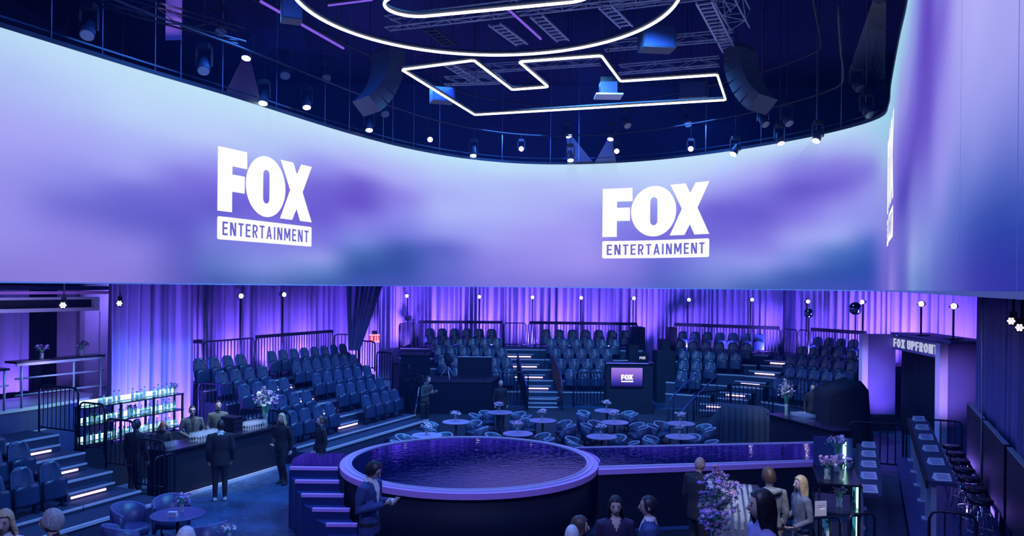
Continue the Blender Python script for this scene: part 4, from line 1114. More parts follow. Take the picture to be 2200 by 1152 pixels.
# ================================================================ cocktail tables and tub chairs
def table_meshes(r, top, h=.74):
    a = M().lathe([(r - .015, h - .03), (r, h - .02), (r, h - .006), (r - .01, h)], 36).mesh('table_top', top)
    b = M().lathe([(.035, .03), (.03, .1), (.03, h - .03)], 10).mesh('pedestal', MT['rail'])
    c = M().lathe([(.24, 0), (.24, .015), (.05, .04)], 20).mesh('base', MT['rail'])
    return a, b, c
def chair_meshes(leather, rim, k=1.0):
    # tub shell: arc open to -Y
    inn, out, topc = [], [], []
    N = 18
    rows_in = [[], [], []]; rows_out = [[], [], []]; rimp = []
    for i in range(N + 1):
        a = math.radians(-14 + 208 * i / N)           # from right arm, round the back, to left arm
        f = math.sin(math.radians(180 * i / N)); zt = (.66 + .15 * f ** .7) * k
        ri, ro = .27 * k, .33 * k
        lean = .05 * k * f
        for j, z in enumerate((.20 * k, .42 * k, zt)):
            e = lean * j / 2
            rows_in[j].append(((ri + e) * math.cos(a), (ri + e) * math.sin(a), z)); rows_out[j].append(((ro + e) * math.cos(a), (ro + e) * math.sin(a), z))
        rimp.append(((.30 * k + lean) * math.cos(a), (.30 * k + lean) * math.sin(a), zt))
    mb = M(); mb.smooth = True
    A = mb.grid([r[::-1] for r in rows_in]); B = mb.grid(rows_out)
    mb.smooth = False
    for i in range(N): mb.face((B[2][i], B[2][i + 1], A[2][N - i - 1], A[2][N - i])); mb.face((B[0][i + 1], B[0][i], A[0][N - i], A[0][N - i - 1]))
    for i, ii in ((0, N), (N, 0)):
        for j in range(2): mb.face((A[j][ii], A[j + 1][ii], B[j + 1][i], B[j][i]))
    back = mb.mesh('tub_back', leather)
    rimm = M().tube(rimp, .022 * k, 6).mesh('rim', rim)
    seat = M(); seat.lathe([(.24 * k, .30 * k), (.275 * k, .33 * k), (.275 * k, .42 * k), (.24 * k, .45 * k)], 18, c=(0, -.02, 0)); seat = seat.mesh('seat_cushion', leather)
    leg = M().tube([(0, 0, .22 * k), (0, 0, 0)], [.018, .011], 6).mesh('leg', MT['rail'])
    return back, rimm, seat, leg
CHN = chair_meshes(MT['chair'], MT['piping_highlight'], .80); CHD = chair_meshes(MT['chairdk'], mat('chair_rim_dark', (.10, .09, .30), .4))
def tub_chair(c, th, dist, label, group, ms=CHN, k=.8):
    p = Vector((c[0] + dist * math.cos(th), c[1] + dist * math.sin(th), 0)); rz = math.atan2(-math.cos(th), math.sin(th))
    t = thing('tub_chair', label, 'chair', p, rz, group)
    for me in ms[:3]: link(me.name.split('.')[0], me, t)
    for x, y in ((-.2, -.18), (.2, -.18), (-.19, .2), (.19, .2)): link('leg', ms[3], t, (x * k, y * k, 0))
TM = table_meshes(.42, MT['table'])
TABS = [(917.5, 934.7, 'at the left rim of the pool', (150, 60, -20, 205)), (980, 906, 'behind the leftmost table', (160, 50, -20, 205)), (1074, 885.6, 'at the foot of the stairs, left side', (170, 125, 40, -5)),
        (1166, 903, 'straight below the middle stairs', (165, 125, 30, -15)), (1113, 931, 'just behind the pool centre', (150, 30, -15, 205)), (1304, 882, 'farthest back below the monitor', (150, 190, 25, 0)),
        (1320.5, 907, 'second back below the monitor', (170, 130, 25, -10)), (1293, 937.7, 'by the runway below the monitor', (160, 205, 50, -15)), (1463, 909.5, 'farther of the far-right pair', (165, 125, 20, -15)), (1462, 937.7, 'nearer of the far-right pair', (175, 150, 55, -5))]
for i, (u, v, ph, angs) in enumerate(TABS):
    c = onz(u, v, .74)
    t = thing('cocktail_table', 'round lavender cocktail table ' + ph, 'table', (c.x, c.y, 0), 0, 'cocktail tables behind the pool')
    for me in TM: link(me.name.split('.')[0], me, t)
    bouquet((c.x - .02, c.y, .741), .34, .15, 26, 'small flower vase on the cocktail table ' + ph, kinds=('petal_w', 'petal_w', 'petal_l', 'petal_pk'), vh=.15, vr=.045, bs=.05, group='small vases on the cocktail tables', seed=100 + i, single=False)
    nm = ['back left', 'front left', 'back right', 'front right']
    for j, a in enumerate(angs):
        sd = ('left' if math.cos(math.radians(a)) < 0 else 'right'); fb = sorted([math.sin(math.radians(x)) for x in angs if (math.cos(math.radians(x)) < 0) == (sd == 'left')])
        me_ = math.sin(math.radians(a)); pos = 'far ' if me_ == fb[-1] and len(fb) > 1 else ('near ' if len(fb) > 1 and me_ == fb[0] else ('' if len(fb) == 1 else 'middle '))
        tub_chair(c, math.radians(a), (.74 if True else .8), f'navy tub chair {pos}{sd} of the table {ph}', 'navy tub chairs around the cocktail tables')
# near table at the bottom left
c = onz(382, 1104, .74)
t = thing('lounge_table', 'dark navy round table with a card box, beside the concrete aisle', 'table', (c.x, c.y, 0))
for me in table_meshes(.46, MT['tabledk']): link(me.name.split('.')[0], me, t)
bouquet((c.x + .02, c.y + .12, .741), .34, .15, 30, 'vase of violet flowers on the near dark round table', kinds=('petal_l', 'petal_p', 'petal_pk'), vh=.14, vr=.04, bs=.045, seed=130)
cb = thing('card_box', 'small printed card box on the near dark round table', 'card', (c.x - .02, c.y - .16, .741))
M().box((0, 0, .04), (.15, .07, .08)).build('box', MT['paper'], cb)
for i in range(3): M().box((0, -.036, .022 + .02 * i), (.12, .002, .008)).build('print_line', MT['print'], cb)
for a, d, ph in ((165, .95, 'left'), (120, .85, 'behind'), (235, .95, 'in front, left of the white-haired head'), (-40, .95, 'in front right'), (-75, 1.35, 'nearest the lower edge')):
    tub_chair(c, math.radians(a), d, 'dark violet tub chair ' + ph + ', at the near round table', 'dark chairs at the near round table', CHD)
bouquet(onz(492, 1162, .74) , .30, .12, 16, 'small vase of white flowers at the lower edge by the dark chairs', kinds=('petal_w', 'petal_l'), vh=.12, vr=.04, bs=.045, seed=131)
c2 = onz(492, 1166, .74)
t = thing('lounge_table', 'second dark round table at the lower edge under white flowers', 'table', (c2.x, c2.y - .1, 0))
for me in table_meshes(.40, MT['tabledk']): link(me.name.split('.')[0], me, t)

# ================================================================ camera riser, monitor, control desk
cr = thing('camera_riser', 'black camera platform left of the middle stairs', 'platform', (0, 0, 0))
M().prism([(-4.0, 29.6), (-.75, 29.6), (-.45, 31.6), (-4.1, 31.6)], 0, 1.18).build('skirt', MT['blackcloth'], cr)
M().prism([(-4.02, 29.58), (-.73, 29.58), (-.43, 31.62), (-4.12, 31.62)], 1.18, 1.22).build('deck', MT['black'], cr)
bxx = thing('equipment_case', 'tall black draped case at the left of the camera platform', 'case', (-3.75, 31.0, 1.22))
M().box((0, 0, .44), (1.05, .9, .88)).build('case_body', MT['blackcloth'], bxx); M().box((0, 0, .90), (1.12, .96, .05)).build('lid', MT['black'], bxx)
tv = thing('monitor_stand', 'large black monitor seen from its dark side on a stand', 'monitor', (-1.40, 30.4, 1.22))
M().box((0, 0, .48), (1.32, .07, .76)).build('panel', MT['black_gloss'], tv); M().box((0, -.02, .87), (1.32, .03, .02)).build('top_edge', MT['nosing'], tv)
for x in (-.35, .35): M().tube([(x, .02, .2), (x * 1.2, .2, 0)], .02, 6).build('leg', MT['steel'], tv)
def tripod_camera(loc, label, rz, h=1.05):
    t = thing('broadcast_camera', label, 'camera', loc, rz)
    for a in (.5, 2.6, 4.7): M().tube([(0, 0, h - .1), (.34 * math.cos(a), .34 * math.sin(a), 0)], .022, 6).build('leg', MT['steel'], t)
    M().lathe([(.07, h - .12), (.09, h - .04), (.06, h)], 10).build('pan_head', MT['rail'], t)
    M().box((0, 0, h + .13), (.2, .42, .24)).build('camera_body', MT['black'], t)
    M().tube([(0, -.2, h + .13), (0, -.5, h + .13)], [.075, .09], 12).build('lens', MT['black_gloss'], t)
    M().box((.02, .28, h + .28), (.22, .05, .15)).build('viewfinder', MT['rail'], t)
    M().tube([(.08, .15, h), (.22, .45, h - .12)], .012, 5).build('pan_bar', MT['steel'], t)
tripod_camera((-2.45, 30.6, 1.22), 'broadcast camera on a tripod left of the black monitor', .3, .6)
tripod_camera((-3.35, 28.9, 0), 'broadcast camera on floor pedestal beside the end of the left seats', -.4, 1.25)
desk = thing('control_desk', 'black desk with a glowing purple monitor right of the middle stairs', 'desk', (4.5, 30.0, 0))
M().box((0, .35, .95), (1.75, .7, 1.9)).build('cabinet', MT['black'], desk)
M().box((.0, .35, 1.93), (1.85, .8, .05)).build('top', MT['black_gloss'], desk); M().box((-.1, -.05, 1.94), (1.6, .03, .03)).build('top_edge', MT['lav'], desk)
mo = M().box((-.12, -.03, 1.42), (1.26, .06, .78)).build('monitor', MT['black_gloss'], desk)
# monitor picture: violet gradient with pink top
pm = bpy.data.materials.new('monitor_picture'); pm.use_nodes = True
nt = pm.node_tree; nt.nodes.clear(); tc = nt.nodes.new('ShaderNodeTexCoord'); sx = nt.nodes.new('ShaderNodeSeparateXYZ'); rp = nt.nodes.new('ShaderNodeValToRGB'); em = nt.nodes.new('ShaderNodeEmission'); ou = nt.nodes.new('ShaderNodeOutputMaterial')
nt.links.new(tc.outputs['Generated'], sx.inputs[0]); nt.links.new(sx.outputs['Z'], rp.inputs[0]); nt.links.new(rp.outputs[0], em.inputs[0]); nt.links.new(em.outputs[0], ou.inputs[0])
rp.color_ramp.elements[0].color = (*lin((30, 20, 110)), 1); rp.color_ramp.elements[1].color = (*lin((165, 130, 230)), 1)
e = rp.color_ramp.elements.new(.3); e.color = (*lin((70, 60, 180)), 1); e = rp.color_ramp.elements.new(.65); e.color = (*lin((140, 100, 215)), 1)
sp = M().box((-.12, -.065, 1.42), (1.18, .01, .70)).build('monitor_picture', pm, mo)
def flat_logo(parent, x0, z0, k, y, mats, sub=True):
    mb = M()
    for ch, polys in fox_polys():
        for P in polys: mb.face([mb.vert((x0 + px * k, y, z0 + (py + .265) * k)) for px, py in P])
    for P in ([badge_poly(0, 0, 1.40, .16, .02)] if sub else []): mb.face([mb.vert((x0 + px * k, y, z0 + py * k)) for px, py in P])
    mb.build('logo', mats, parent)
flat_logo(mo, -.34, 1.23, .33, -.075, MT['logo'])
lap = thing('laptop', 'open laptop lid with a pale logo on top of the control desk', 'laptop', (4.95, 30.1, 1.955))
M().box((0, 0, .01), (.5, .3, .02)).build('base', MT['black'], lap); lid = M().box((0, -.14, .19), (.52, .02, .36)).build('lid', MT['black_gloss'], lap)
flat_logo(lid, -.10, .10, .17, -.152, MT['signwhite'], False)
# black stepped walls beside the gap
for lb, pts in (('black stepped end wall at the right of the centre seats', ((1330, 1362, 33.2, 1.6), (1352, 1372, 34.4, 2.3), (1361, 1386, 35.6, 3.02))),
                ('black stepped end wall at the left of the back block', ((1412, 1452, 33.0, 2.15), (1423, 1440, 34.2, 2.55), (1439, 1455, 35.4, 3.02)))):
    t = thing('stepped_wall', lb, 'partition', (0, 0, 0))
    for u0, u1, y, h in pts:
        a, b = at(u0, 700, y), at(u1, 700, y)
        M().box(((a.x + b.x) / 2, y + .5, h / 2), (b.x - a.x, 1.05, h)).build('panel', MT['black'], t)
# exit sign
p = at(805, 727, 31.6)
ex = thing('exit_sign', 'glowing red and pink exit sign hanging by the corner curtain', 'sign', (p.x, p.y, p.z - .17), .35)
M().box((0, .03, .165), (.40, .06, .33)).build('sign_box', MT['exit'], ex)
M().box((0, .03, .40), (.2, .1, .14)).build('mount', MT['rail'], ex); M().tube([(0, .03, .45), (0, .03, 1.9)], .012, 5).build('hanger', MT['rail'], ex)
P, wd = word('EXIT', .20, .2, .18, {'*': .5, 'I': .2}); mb = M()
for ch, polys in P:
    for poly in polys: mb.face([mb.vert((x - wd / 2, -.004, z + .07)) for x, z in poly])
mb.build('lettering', MT['exitred'], ex)
# small black speaker on a stand by the padded rail
p = at(877, 684, 36.4)
t = thing('small_speaker', 'small black box speaker on a pole above the left end rail', 'speaker', (p.x, p.y, 1.98))
M().box((0, 0, p.z - 1.98), (.30, .22, .22)).build('cabinet', MT['black'], t); M().tube([(0, 0, 0), (0, 0, p.z - 2.1)], .02, 6).build('pole', MT['rail'], t)

# ================================================================ back right bar
b0, b1 = onz(1652, 889, 1.07), onz(1792, 926, 1.07)
dv = (b1 - b0); L = dv.length; rz = math.atan2(dv.y, dv.x)
bb = thing('bar_counter', 'black bar counter with glasses in front of the far-right seats', 'bar', (b0.x, b0.y, 0), rz)
M().box((L / 2, .30, .52), (L, .56, 1.04)).build('front_panel', MT['black'], bb); M().box((L / 2, .28, 1.055), (L + .06, .68, .035)).build('worktop', MT['black_gloss'], bb)
g0 = b0 + dv * .42; up = Vector((-math.sin(rz), math.cos(rz), 0))
glasses(Vector((g0.x, g0.y, 1.075)) + up * .28, 8, 5, .085, .085, rz, 'on the far-right bar', 'wine glasses on the far-right bar')
bouquet(Vector((b0.x, b0.y, 1.075)) + dv * .17 + up * .25, 1.05, .24, 90, 'tall vase of pink and lilac flowers on the far-right bar', kinds=('petal_pk', 'petal_l', 'petal_w'), vh=.34, vr=.06, bs=.05, spike=True, seed=5)
# black pleated skirt left of the bar and a black draped mound to the right
def pleated(label, pts, tops, name='stage_skirt', m=None, depth=.9):
    mb = M(); mb.smooth = True; rows = [[], [], [], []]
    P = [Vector(p) for p in pts]; N = 60
    for i in range(N + 1):
        f = i / N * (len(P) - 1); k = min(int(f), len(P) - 2); p = P[k].lerp(P[k + 1], f - k); h = tops[k] + (tops[k + 1] - tops[k]) * (f - k)
        d = (P[k + 1] - P[k]).normalized(); nn = Vector((d.y, -d.x)); o = nn * (.05 * math.sin(i * 1.7) + .02 * math.sin(i * .6))
        for j, e in enumerate((0, .5, 1.0)): rows[j].append((p.x + o.x * (1 - e * .7), p.y + o.y * (1 - e * .7), h * e))
        rows[3].append((p.x - nn.x * depth, p.y - nn.y * depth, h))
    mb.grid(rows); return tag(mb.build(name, m or MT['blackcloth']), label, 'drape')
pleated('black pleated skirt of the platform between the tables and the far-right bar', [(onz(1512, 947, 0).x, onz(1512, 947, 0).y), (onz(1548, 950, 0).x, onz(1548, 950, 0).y), (onz(1652, 952, 0).x, onz(1652, 952, 0).y)], [.45, 1.12, 1.02], m=mat('navy_skirt', (.014, .022, .055), .8))
cM = at(1806, 930, 24.6)
mb = M(); mb.smooth = True; NN = 40; rows = []
def _sq(a, e): return (math.copysign(abs(math.cos(a)) ** e, math.cos(a)), math.copysign(abs(math.sin(a)) ** e, math.sin(a)))
for j in range(10):
    f = j / 9; row = []
    for i in range(NN):
        cx_, sy_ = _sq(2 * PI * i / NN, .35)
        x = .78 * cx_ * (1 - .10 * f) + .05 * math.sin(i * 2.6) * (1 - f); y = .62 * sy_ * (1 - .12 * f) + .04 * math.sin(i * 2.1) * (1 - f)
        ztop = 1.86 + .34 * (x + .2) / .9 if x < .35 else 2.06 - 1.1 * (x - .35)
        row.append((x, y, ztop * f))
    rows.append(row)
ids = mb.grid(rows, closed=True)
ctr = mb.vert((.2, 0, 2.02))
for i in range(NN): mb.face((ids[-1][i], ids[-1][(i + 1) % NN], ctr))
o = mb.build('draped_equipment', MT['blackcloth']); o.location = (cM.x, cM.y, 0); tag(o, 'large black cloth-covered equipment left of the entrance portal', 'equipment')

# ================================================================ entrance portal
po = thing('entrance_portal', 'blue entrance portal with lit edges and raised white lettering', 'portal', (12.0, 27.0, 0))
MT['trimlav'] = mat('portal_edge', (.62, .52, .90), .5)
M().box((.62, .12, 1.65), (1.0, .2, 3.3)).build('panel', MT['portal'], po); M().box((.06, .10, 1.65), (.20, .26, 3.32)).build('edge', MT['trimlav'], po)
M().box((.62, .0, .28), (1.0, .06, .56)).build('plinth', MT['black'], po)
M().box((1.25, -3.70, 1.65), (.95, .2, 3.3)).build('panel', MT['portal'], po); M().box((.66, -3.72, 1.62), (.24, .26, 3.26)).build('edge', MT['trimlav'], po)
la, lb_ = Vector((1.14, .0)), Vector((.80, -3.6)); ld = (lb_ - la); lz = math.atan2(ld.y, ld.x); lm = (la + lb_) / 2
li = M().box((0, 0, 0), (ld.length, .2, .46)).build('lintel', MT['portal'], po); li.location = (lm.x, lm.y, 3.03); li.rotation_euler = (0, 0, lz)
cp = M().box((0, 0, 0), (ld.length + .9, 1.3, .08)).build('canopy', MT['portal'], po); cp.location = (lm.x + .55, lm.y - .2, 3.32); cp.rotation_euler = (0, 0, lz)
P, wd = word('FOX UPFRONT', .29, .17, .20, {'*': .55, ' ': .32, 'F': .48, 'X': .62, 'O': .62, 'T': .52, 'N': .6})
sc = (ld.length - .25) / wd
for ch, polys in P:
    mb = M()
    for poly in polys:
        a = [mb.vert((-ld.length / 2 + .05 + x * sc, -.125, z - .145)) for x, z in poly]; b = [mb.vert((-ld.length / 2 + .05 + x * sc, -.10, z - .145)) for x, z in poly]
        mb.face(a); mb.face(b[::-1])
        for i in range(len(a)): mb.face((a[i], b[i], b[(i + 1) % len(a)], a[(i + 1) % len(a)]))
    mb.build('letter', MT['signwhite'], li)
drape([(13.24, 26.8), (13.2, 23.5)], 0, 2.85, 'black curtain closing the entrance portal opening', m=MT['blackcloth'], seed=71, amp=.05)
spot('portal_glow', (12.55, 25.9, .35), (12.62, 27.0, 1.5), 150, (.36, .18, 1.0), 75, .9, .2)
spot('portal_edge_fill', (11.2, 24.4, .6), (12.0, 26.9, 1.8), 480, (.5, .35, 1.0), 40, .9, .2)  # added spots that brighten the pale portal edges
spot('portal_edge_fill', (11.3, 20.9, 1.2), (12.66, 23.1, 1.9), 480, (.5, .35, 1.0), 45, .9, .2)
# loose right-hand wall light box
p = at(2108, 850, 19.5)
t = thing('wall_light_box', 'small glowing lavender box lamp beside the portal', 'lamp', (p.x, p.y, p.z), -.3)
M().box((0, 0, 0), (.16, .16, .42)).build('box', emat('box_glow', (.45, .38, .95), .9), t); M().tube([(0, 0, .2), (0, 0, .34)], .012, 5).build('hook', MT['chrome'], t); M().tube([(0, .05, -.2), (0, .05, -p.z)], .012, 5).build('pole', MT['rail'], t)

# ================================================================ right-hand terrace: ledges with cards, bar stools, panels
tr = setting(thing('side_terrace', 'dark raised terrace carrying the card ledges and stools at right', 'platform', (0, 0, 0)))
rbox(M(), 10, 22.8, .75, 4.2, 0, .5).build('upper_deck', MT['bluewall'], tr); rbox(M(), 10, 21.6, -.55, .72, 0, .25).build('lower_deck', MT['navy_deck'], tr)
rbox(M(), 10, 22.8, .72, .76, .45, .51).build('nosing', MT['bluewall'], tr)
MT['ledge'] = mat('ledge_top', (.014, .024, .09), .75)
def ledge(label, s0, s1, t, zf, zt, wdt, nposts, ncards, cgroup, who):
    L = s1 - s0
    th = thing('counter_ledge', label, 'counter', R(s0, t, zf), AROT)
    M().box((0, L / 2, zt - zf - .03), (wdt, L, .06)).build('worktop', MT['ledge'], th)
    M().box((-wdt / 2 - .02, L / 2, zt - zf - .06), (.04, L, .14)).build('edge_board', MT['black'], th)
    for i in range(nposts):
        y = .12 + (L - .3) * i / (nposts - 1)
        ps = M().box((-wdt * .30, y, (zt - zf - .06) / 2), (.085, .085, zt - zf - .06)).build('post', MT['steel'], th)
        M().box((-wdt * .30, y, .012), (.2, .2, .024)).build('foot_plate', MT['nosing'], ps)
    for i in range(ncards):
        y = .22 + (L - .5) * i / (ncards - 1)
        p = R(s0 + y, t, zt); c = thing('tent_card', f'folded printed card, {ORD[i]} from the near end of the {who}', 'card', p, AROT + .25, cgroup)
        mb = M(); a = [mb.vert(q) for q in ((-.13, -.10, 0), (.13, -.10, 0), (.13, .02, .11), (-.13, .02, .11), (-.13, .10, 0), (.13, .10, 0))]
        mb.face((a[0], a[1], a[2], a[3])); mb.face((a[3], a[2], a[5], a[4])); mb.face((a[0], a[3], a[4])); mb.face((a[1], a[5], a[2])); mb.face((a[0], a[4], a[5], a[1]))
        cd = mb.build('card', MT['paper'], c)
        mb = M()
        for r_ in range(4):
            f0 = .2 + .18 * r_; y0 = -.10 + .12 * f0; z0 = .11 * f0 + .002; mb.face([mb.vert(q) for q in ((-.10, y0, z0), (.10 - .03 * (r_ % 2), y0, z0), (.10 - .03 * (r_ % 2), y0 + .009, z0 + .0085), (-.10, y0 + .009, z0 + .0085))])
        mb.build('printed_lines', MT['print'], cd)
ledge('long blue counter ledge with cards and stools, right of the dark gangway', 15.3, 22.6, 1.2, .5, 1.54, .44, 6, 6, 'cards on the stool ledge', 'stool ledge')
ledge('blue counter ledge with cards nearest the lit flower shelf', 14.9, 19.7, .05, .25, 1.30, .42, 4, 5, 'cards on the ledge by the flower shelf', 'ledge by the flower shelf')
ST_ = (M().lathe([(.17, .70), (.195, .72), (.195, .765), (.16, .79)], 20).mesh('seat', MT['black_gloss']), M().tube([(.20 * math.cos(2 * PI * k / 16), .20 * math.sin(2 * PI * k / 16), .24) for k in range(16)], .011, 6, closed=True).mesh('foot_ring', MT['chrome']),
       M().tube([(.165 * math.cos(2 * PI * k / 16), .165 * math.sin(2 * PI * k / 16), .50) for k in range(16)], .010, 6, closed=True).mesh('upper_ring', MT['chrome']), M().tube([(.12, 0, .71), (.24, 0, 0)], .013, 6).mesh('leg', MT['chrome']))
for i in range(7):
    s = 15.5 + .84 * i
    t = thing('bar_stool', f'chrome-legged black bar stool, {ORD[i]} from the near end of its ledge', 'stool', R(s, 1.78, .5), .2 * i, 'bar stools at the ledge')
    for me in ST_[:3]: link(me.name.split('.')[0], me, t)
    for k in range(4): link('leg', ST_[3], t, (0, 0, 0), PI / 4 + PI / 2 * k)
for i, (s0, s1) in enumerate(((18.9, 21.5), (15.9, 18.6), (13.0, 15.6))):
    t = thing('flat_panel', 'tall black flat panel against the drape, ' + ['beyond the pale cable', 'between pale cable and frame edge', 'at the very edge of the picture'][i], 'panel', R(s0, 2.2, .5), AROT)
    L = s1 - s0
    M().box((0, L / 2, 1.02), (.07, L, 1.28)).build('screen', MT['black'], t); M().box((0, L / 2, 1.67), (.08, L, .02)).build('top_edge', MT['steel'], t)
    for y in (.4, L - .4):
        M().box((0, y, .2), (.10, .10, .4)).build('stand', MT['rail'], t)
    M().box((-.08, L * .3, .30), (.03, .5, .12)).build('cable_box', MT['lav'], t)
t = thing('hanging_cable', 'thin pale vertical cable hanging between the black panels', 'cable', R(18.75, 2.15, .5))
M().tube([(0, 0, 0), (.01, 0, 2.2), (0, .01, 4.3)], .014, 5).build('cable', MT['nosing'], t)
rail('dark barrier with upright bars in front of the portal panel', R(22.9, .95, .0), R(22.9, 2.2, .0), 1.5, 8, bars_joined=False)
rail('dark round-topped barrier at the lower right edge in front of the ledge posts', R(13.05, .85, .5), R(13.05, 1.45, .5), 1.1, 3, bars_joined=False)
rail('low dark rail behind the card ledge by the portal foot', R(23.6, -.4, 0), R(23.6, .9, 0), 1.2, 7)

# ================================================================ near-right bar with glasses, lamp and lit flower shelf
nb = thing('bar_counter', 'near-right bar counter crowded with glasses and flowers', 'bar', (3.02, 11.3, 0), math.atan2(3.9, .98) - PI / 2)
M().box((.36, 2.0, .52), (.62, 4.0, 1.04)).build('front_panel', MT['black'], nb); M().box((.36, 2.0, 1.055), (.76, 4.1, .035)).build('worktop', MT['black_gloss'], nb)
nrz = nb.rotation_euler[2]
def nbp(x, y, z=1.075): ca, sa = math.cos(nrz), math.sin(nrz); return Vector((3.02 + x * ca - y * sa, 11.3 + x * sa + y * ca, z))
glasses(nbp(.34, 2.15), 5, 26, .10, .085, nrz, 'on the near-right bar', 'wine glasses on the near-right bar')
bouquet(nbp(-.02, .62), 1.02, .30, 230, 'huge vase of purple and pink flowers at the end of the near-right bar', kinds=('petal_p', 'petal_p', 'petal_l', 'petal_pk', 'petal_w'), vh=.32, vr=.07, bs=.064, spike=True, seed=8, low=.1)
bouquet(nbp(-.10, .25), .55, .22, 80, 'lower vase of purple flowers before the huge one on the near-right bar', kinds=('petal_p', 'petal_p', 'petal_pk', 'petal_l'), vh=.18, vr=.06, bs=.062, seed=9, low=.1)
lm_ = nbp(.10, 2.1)
t = thing('table_lamp', 'small lamp with dark shade and bright top among the near-right bar flowers', 'lamp', lm_)
M().lathe([(.05, 0), (.05, .012), (.008, .02), (.008, .34)], 12).build('stand', MT['steel'], t); M().lathe([(.075, .33), (.055, .45)], 16, caps=False).build('shade', MT['lampshade'], t); M().lathe([(.045, .43), (.045, .44)], 16).build('bulb', MT['warm'], t)
MT['cyandim'] = emat('cyan_panel', (.05, .42, .62), .5)
# lit back-bar shelf
fs = thing('flower_shelf', 'black-framed shelf with glowing cyan light and flower vases at right', 'shelf', (5.12, 13.1, 0), AROT + .12)
for x in (-.0, .62):
    for y in (0, 1.25): M().box((x, y, .82), (.035, .035, 1.64)).build('post', MT['rail'], fs)
for z in (.62, 1.12, 1.60): M().box((.31, .62, z), (.68, 1.32, .03)).build('shelf_board', MT['black_gloss'], fs)
M().box((.655, .62, 1.08), (.02, 1.28, 1.02)).build('back_panel', MT['bluewall'], fs)
for z0, z1 in ((.66, 1.09), (1.15, 1.57)): M().box((.62, .35, (z0 + z1) / 2), (.02, .10, z1 - z0)).build('light_tube', MT['shelfglow'], fs); M().box((.635, .85, (z0 + z1) / 2), (.012, .55, z1 - z0)).build('glow_panel', MT['cyandim'], fs)
M().box((.5, 1.22, 1.86), (.05, .05, .50)).build('light_tube', MT['shelfglow'], fs)
M().box((.31, 1.27, 1.88), (.66, .02, .54)).build('upper_panel', MT['bluewall'], fs)
def fsp(x, y, z): a = AROT + .12; return Vector((5.12 + x * math.cos(a) - y * math.sin(a), 13.1 + x * math.sin(a) + y * math.cos(a), z))
bouquet(fsp(.14, .25, 1.617), .40, .15, 40, 'glass vase of purple blossoms at the near end of the flower shelf top', kinds=('petal_p', 'petal_l', 'petal_pk'), vh=.18, vr=.06, bs=.05, seed=41)
bouquet(fsp(.38, .30, 1.617), .42, .15, 40, 'glass vase of lilac blossoms in the middle of the flower shelf top', kinds=('petal_p', 'petal_l'), vh=.20, vr=.06, bs=.05, seed=42)
bouquet(fsp(.36, .95, 1.617), .62, .17, 36, 'tall vase of white and pink tulips standing highest on the flower shelf', kinds=('petal_w', 'petal_pk', 'petal_l'), vh=.28, vr=.06, bs=.055, seed=43, leafm='stemg', low=.7)
bouquet(fsp(.34, .35, 1.135), .36, .13, 26, 'small green plant inside the lit shelf', kinds=('petal_l', 'petal_p'), vh=.16, vr=.055, bs=.045, seed=44, leafm='stemg')
for i in range(5):
    bottle(fsp(.16, .2 + .2 * i, .635), i % 4, 'glass_teal', f'pale teal bottle, {ORD[i]} along the lowest lit tier of the flower shelf', 'bottles on the flower shelf')
t = thing('menu_sign', 'lavender printed menu board standing beside the blonde woman', 'sign', at(1763, 1112, 12.9), .15)
M().box((0, 0, .13), (.20, .015, .27)).build('board', MT['paper'], t); M().box((.03, -.009, .14), (.09, .002, .006)).build('print_line', MT['logo'], t); M().box((0, -.009, .20), (.14, .002, .006)).build('print_line', MT['print'], t); M().box((-.02, -.009, .17), (.10, .002, .006)).build('print_line', MT['print'], t)
M().box((0, .01, -.30), (.04, .03, .60)).build('post', MT['rail'], t); M().box((0, .01, -(at(1763, 1112, 12.9).z) + .01), (.22, .18, .02)).build('base', MT['rail'], t); M().tube([(0, .01, -.5), (0, .01, -at(1763, 1112, 12.9).z)], .012, 5).build('stem', MT['rail'], t)
p = onz(1716, 1118, 1.1); q = onz(1806, 1112, 1.1)
rail('dark round-topped barrier in front of the blonde woman', (p.x, p.y, 0), (q.x, q.y, 0), 1.12, 4, bars_joined=False)
p = onz(1808, 1095, 1.15); q = onz(1862, 1092, 1.15)
rail('dark barrier in front of the glowing flower shelf', (p.x, p.y - .3, 0), (q.x, q.y - .3, 0), 1.15, 3, bars_joined=False)
# ================================================================ neon letters hanging flat over the hall
NZ0 = 10.0
def neon(label, loops, drops):
    o0 = loops[0][0]; t = thing('hanging_neon_letter', label, 'neon sign', o0)
    for lp in loops:
        P = [Vector(p) - Vector(o0) for p in lp]; P2 = []
        for i, p in enumerate(P):                      # square the corners by adding points close to them
            a, c = P[i - 1], P[(i + 1) % len(P)]
            if len(P) < 16:
                P2 += [p + (a - p).normalized() * .05, p + (c - p).normalized() * .05]
            else: P2.append(p)
        M().tube(P2, .028, 8, closed=True).build('tube', MT['neon'], t)
        Q = [p + Vector((0, 0, .07)) for p in P2]
        M().tube(Q, .035, 4, closed=True).build('channel', MT['trussdark'], t)
    for p in drops:
        q = Vector(p) - Vector(o0); M().tube([q, q + Vector((0, 0, ZT - NZ0))], .006, 4).build('suspension_cable', MT['trussdark'], t)
FV = [(863, 150), (1018, 130), (1100, 193), (1178, 187), (1115, 133), (1292, 120), (1333, 175), (1541, 161), (1559, 215), (1020, 247)]
fl = [onz(u, v, NZ0) for u, v in FV]
neon('glowing white outline of a letter F hanging flat below the ceiling', [fl], [fl[0], fl[5], fl[7], fl[9]])
oc = Vector((-.52, 14.32, NZ0)); orad = 3.47; sd = Vector((.958, -.287, 0)).normalized(); sn = Vector((-sd.y, sd.x, 0))
ol = [oc + Vector((orad * math.cos(2 * PI * k / 96), orad * math.sin(2 * PI * k / 96), 0)) for k in range(96)]
sl = []
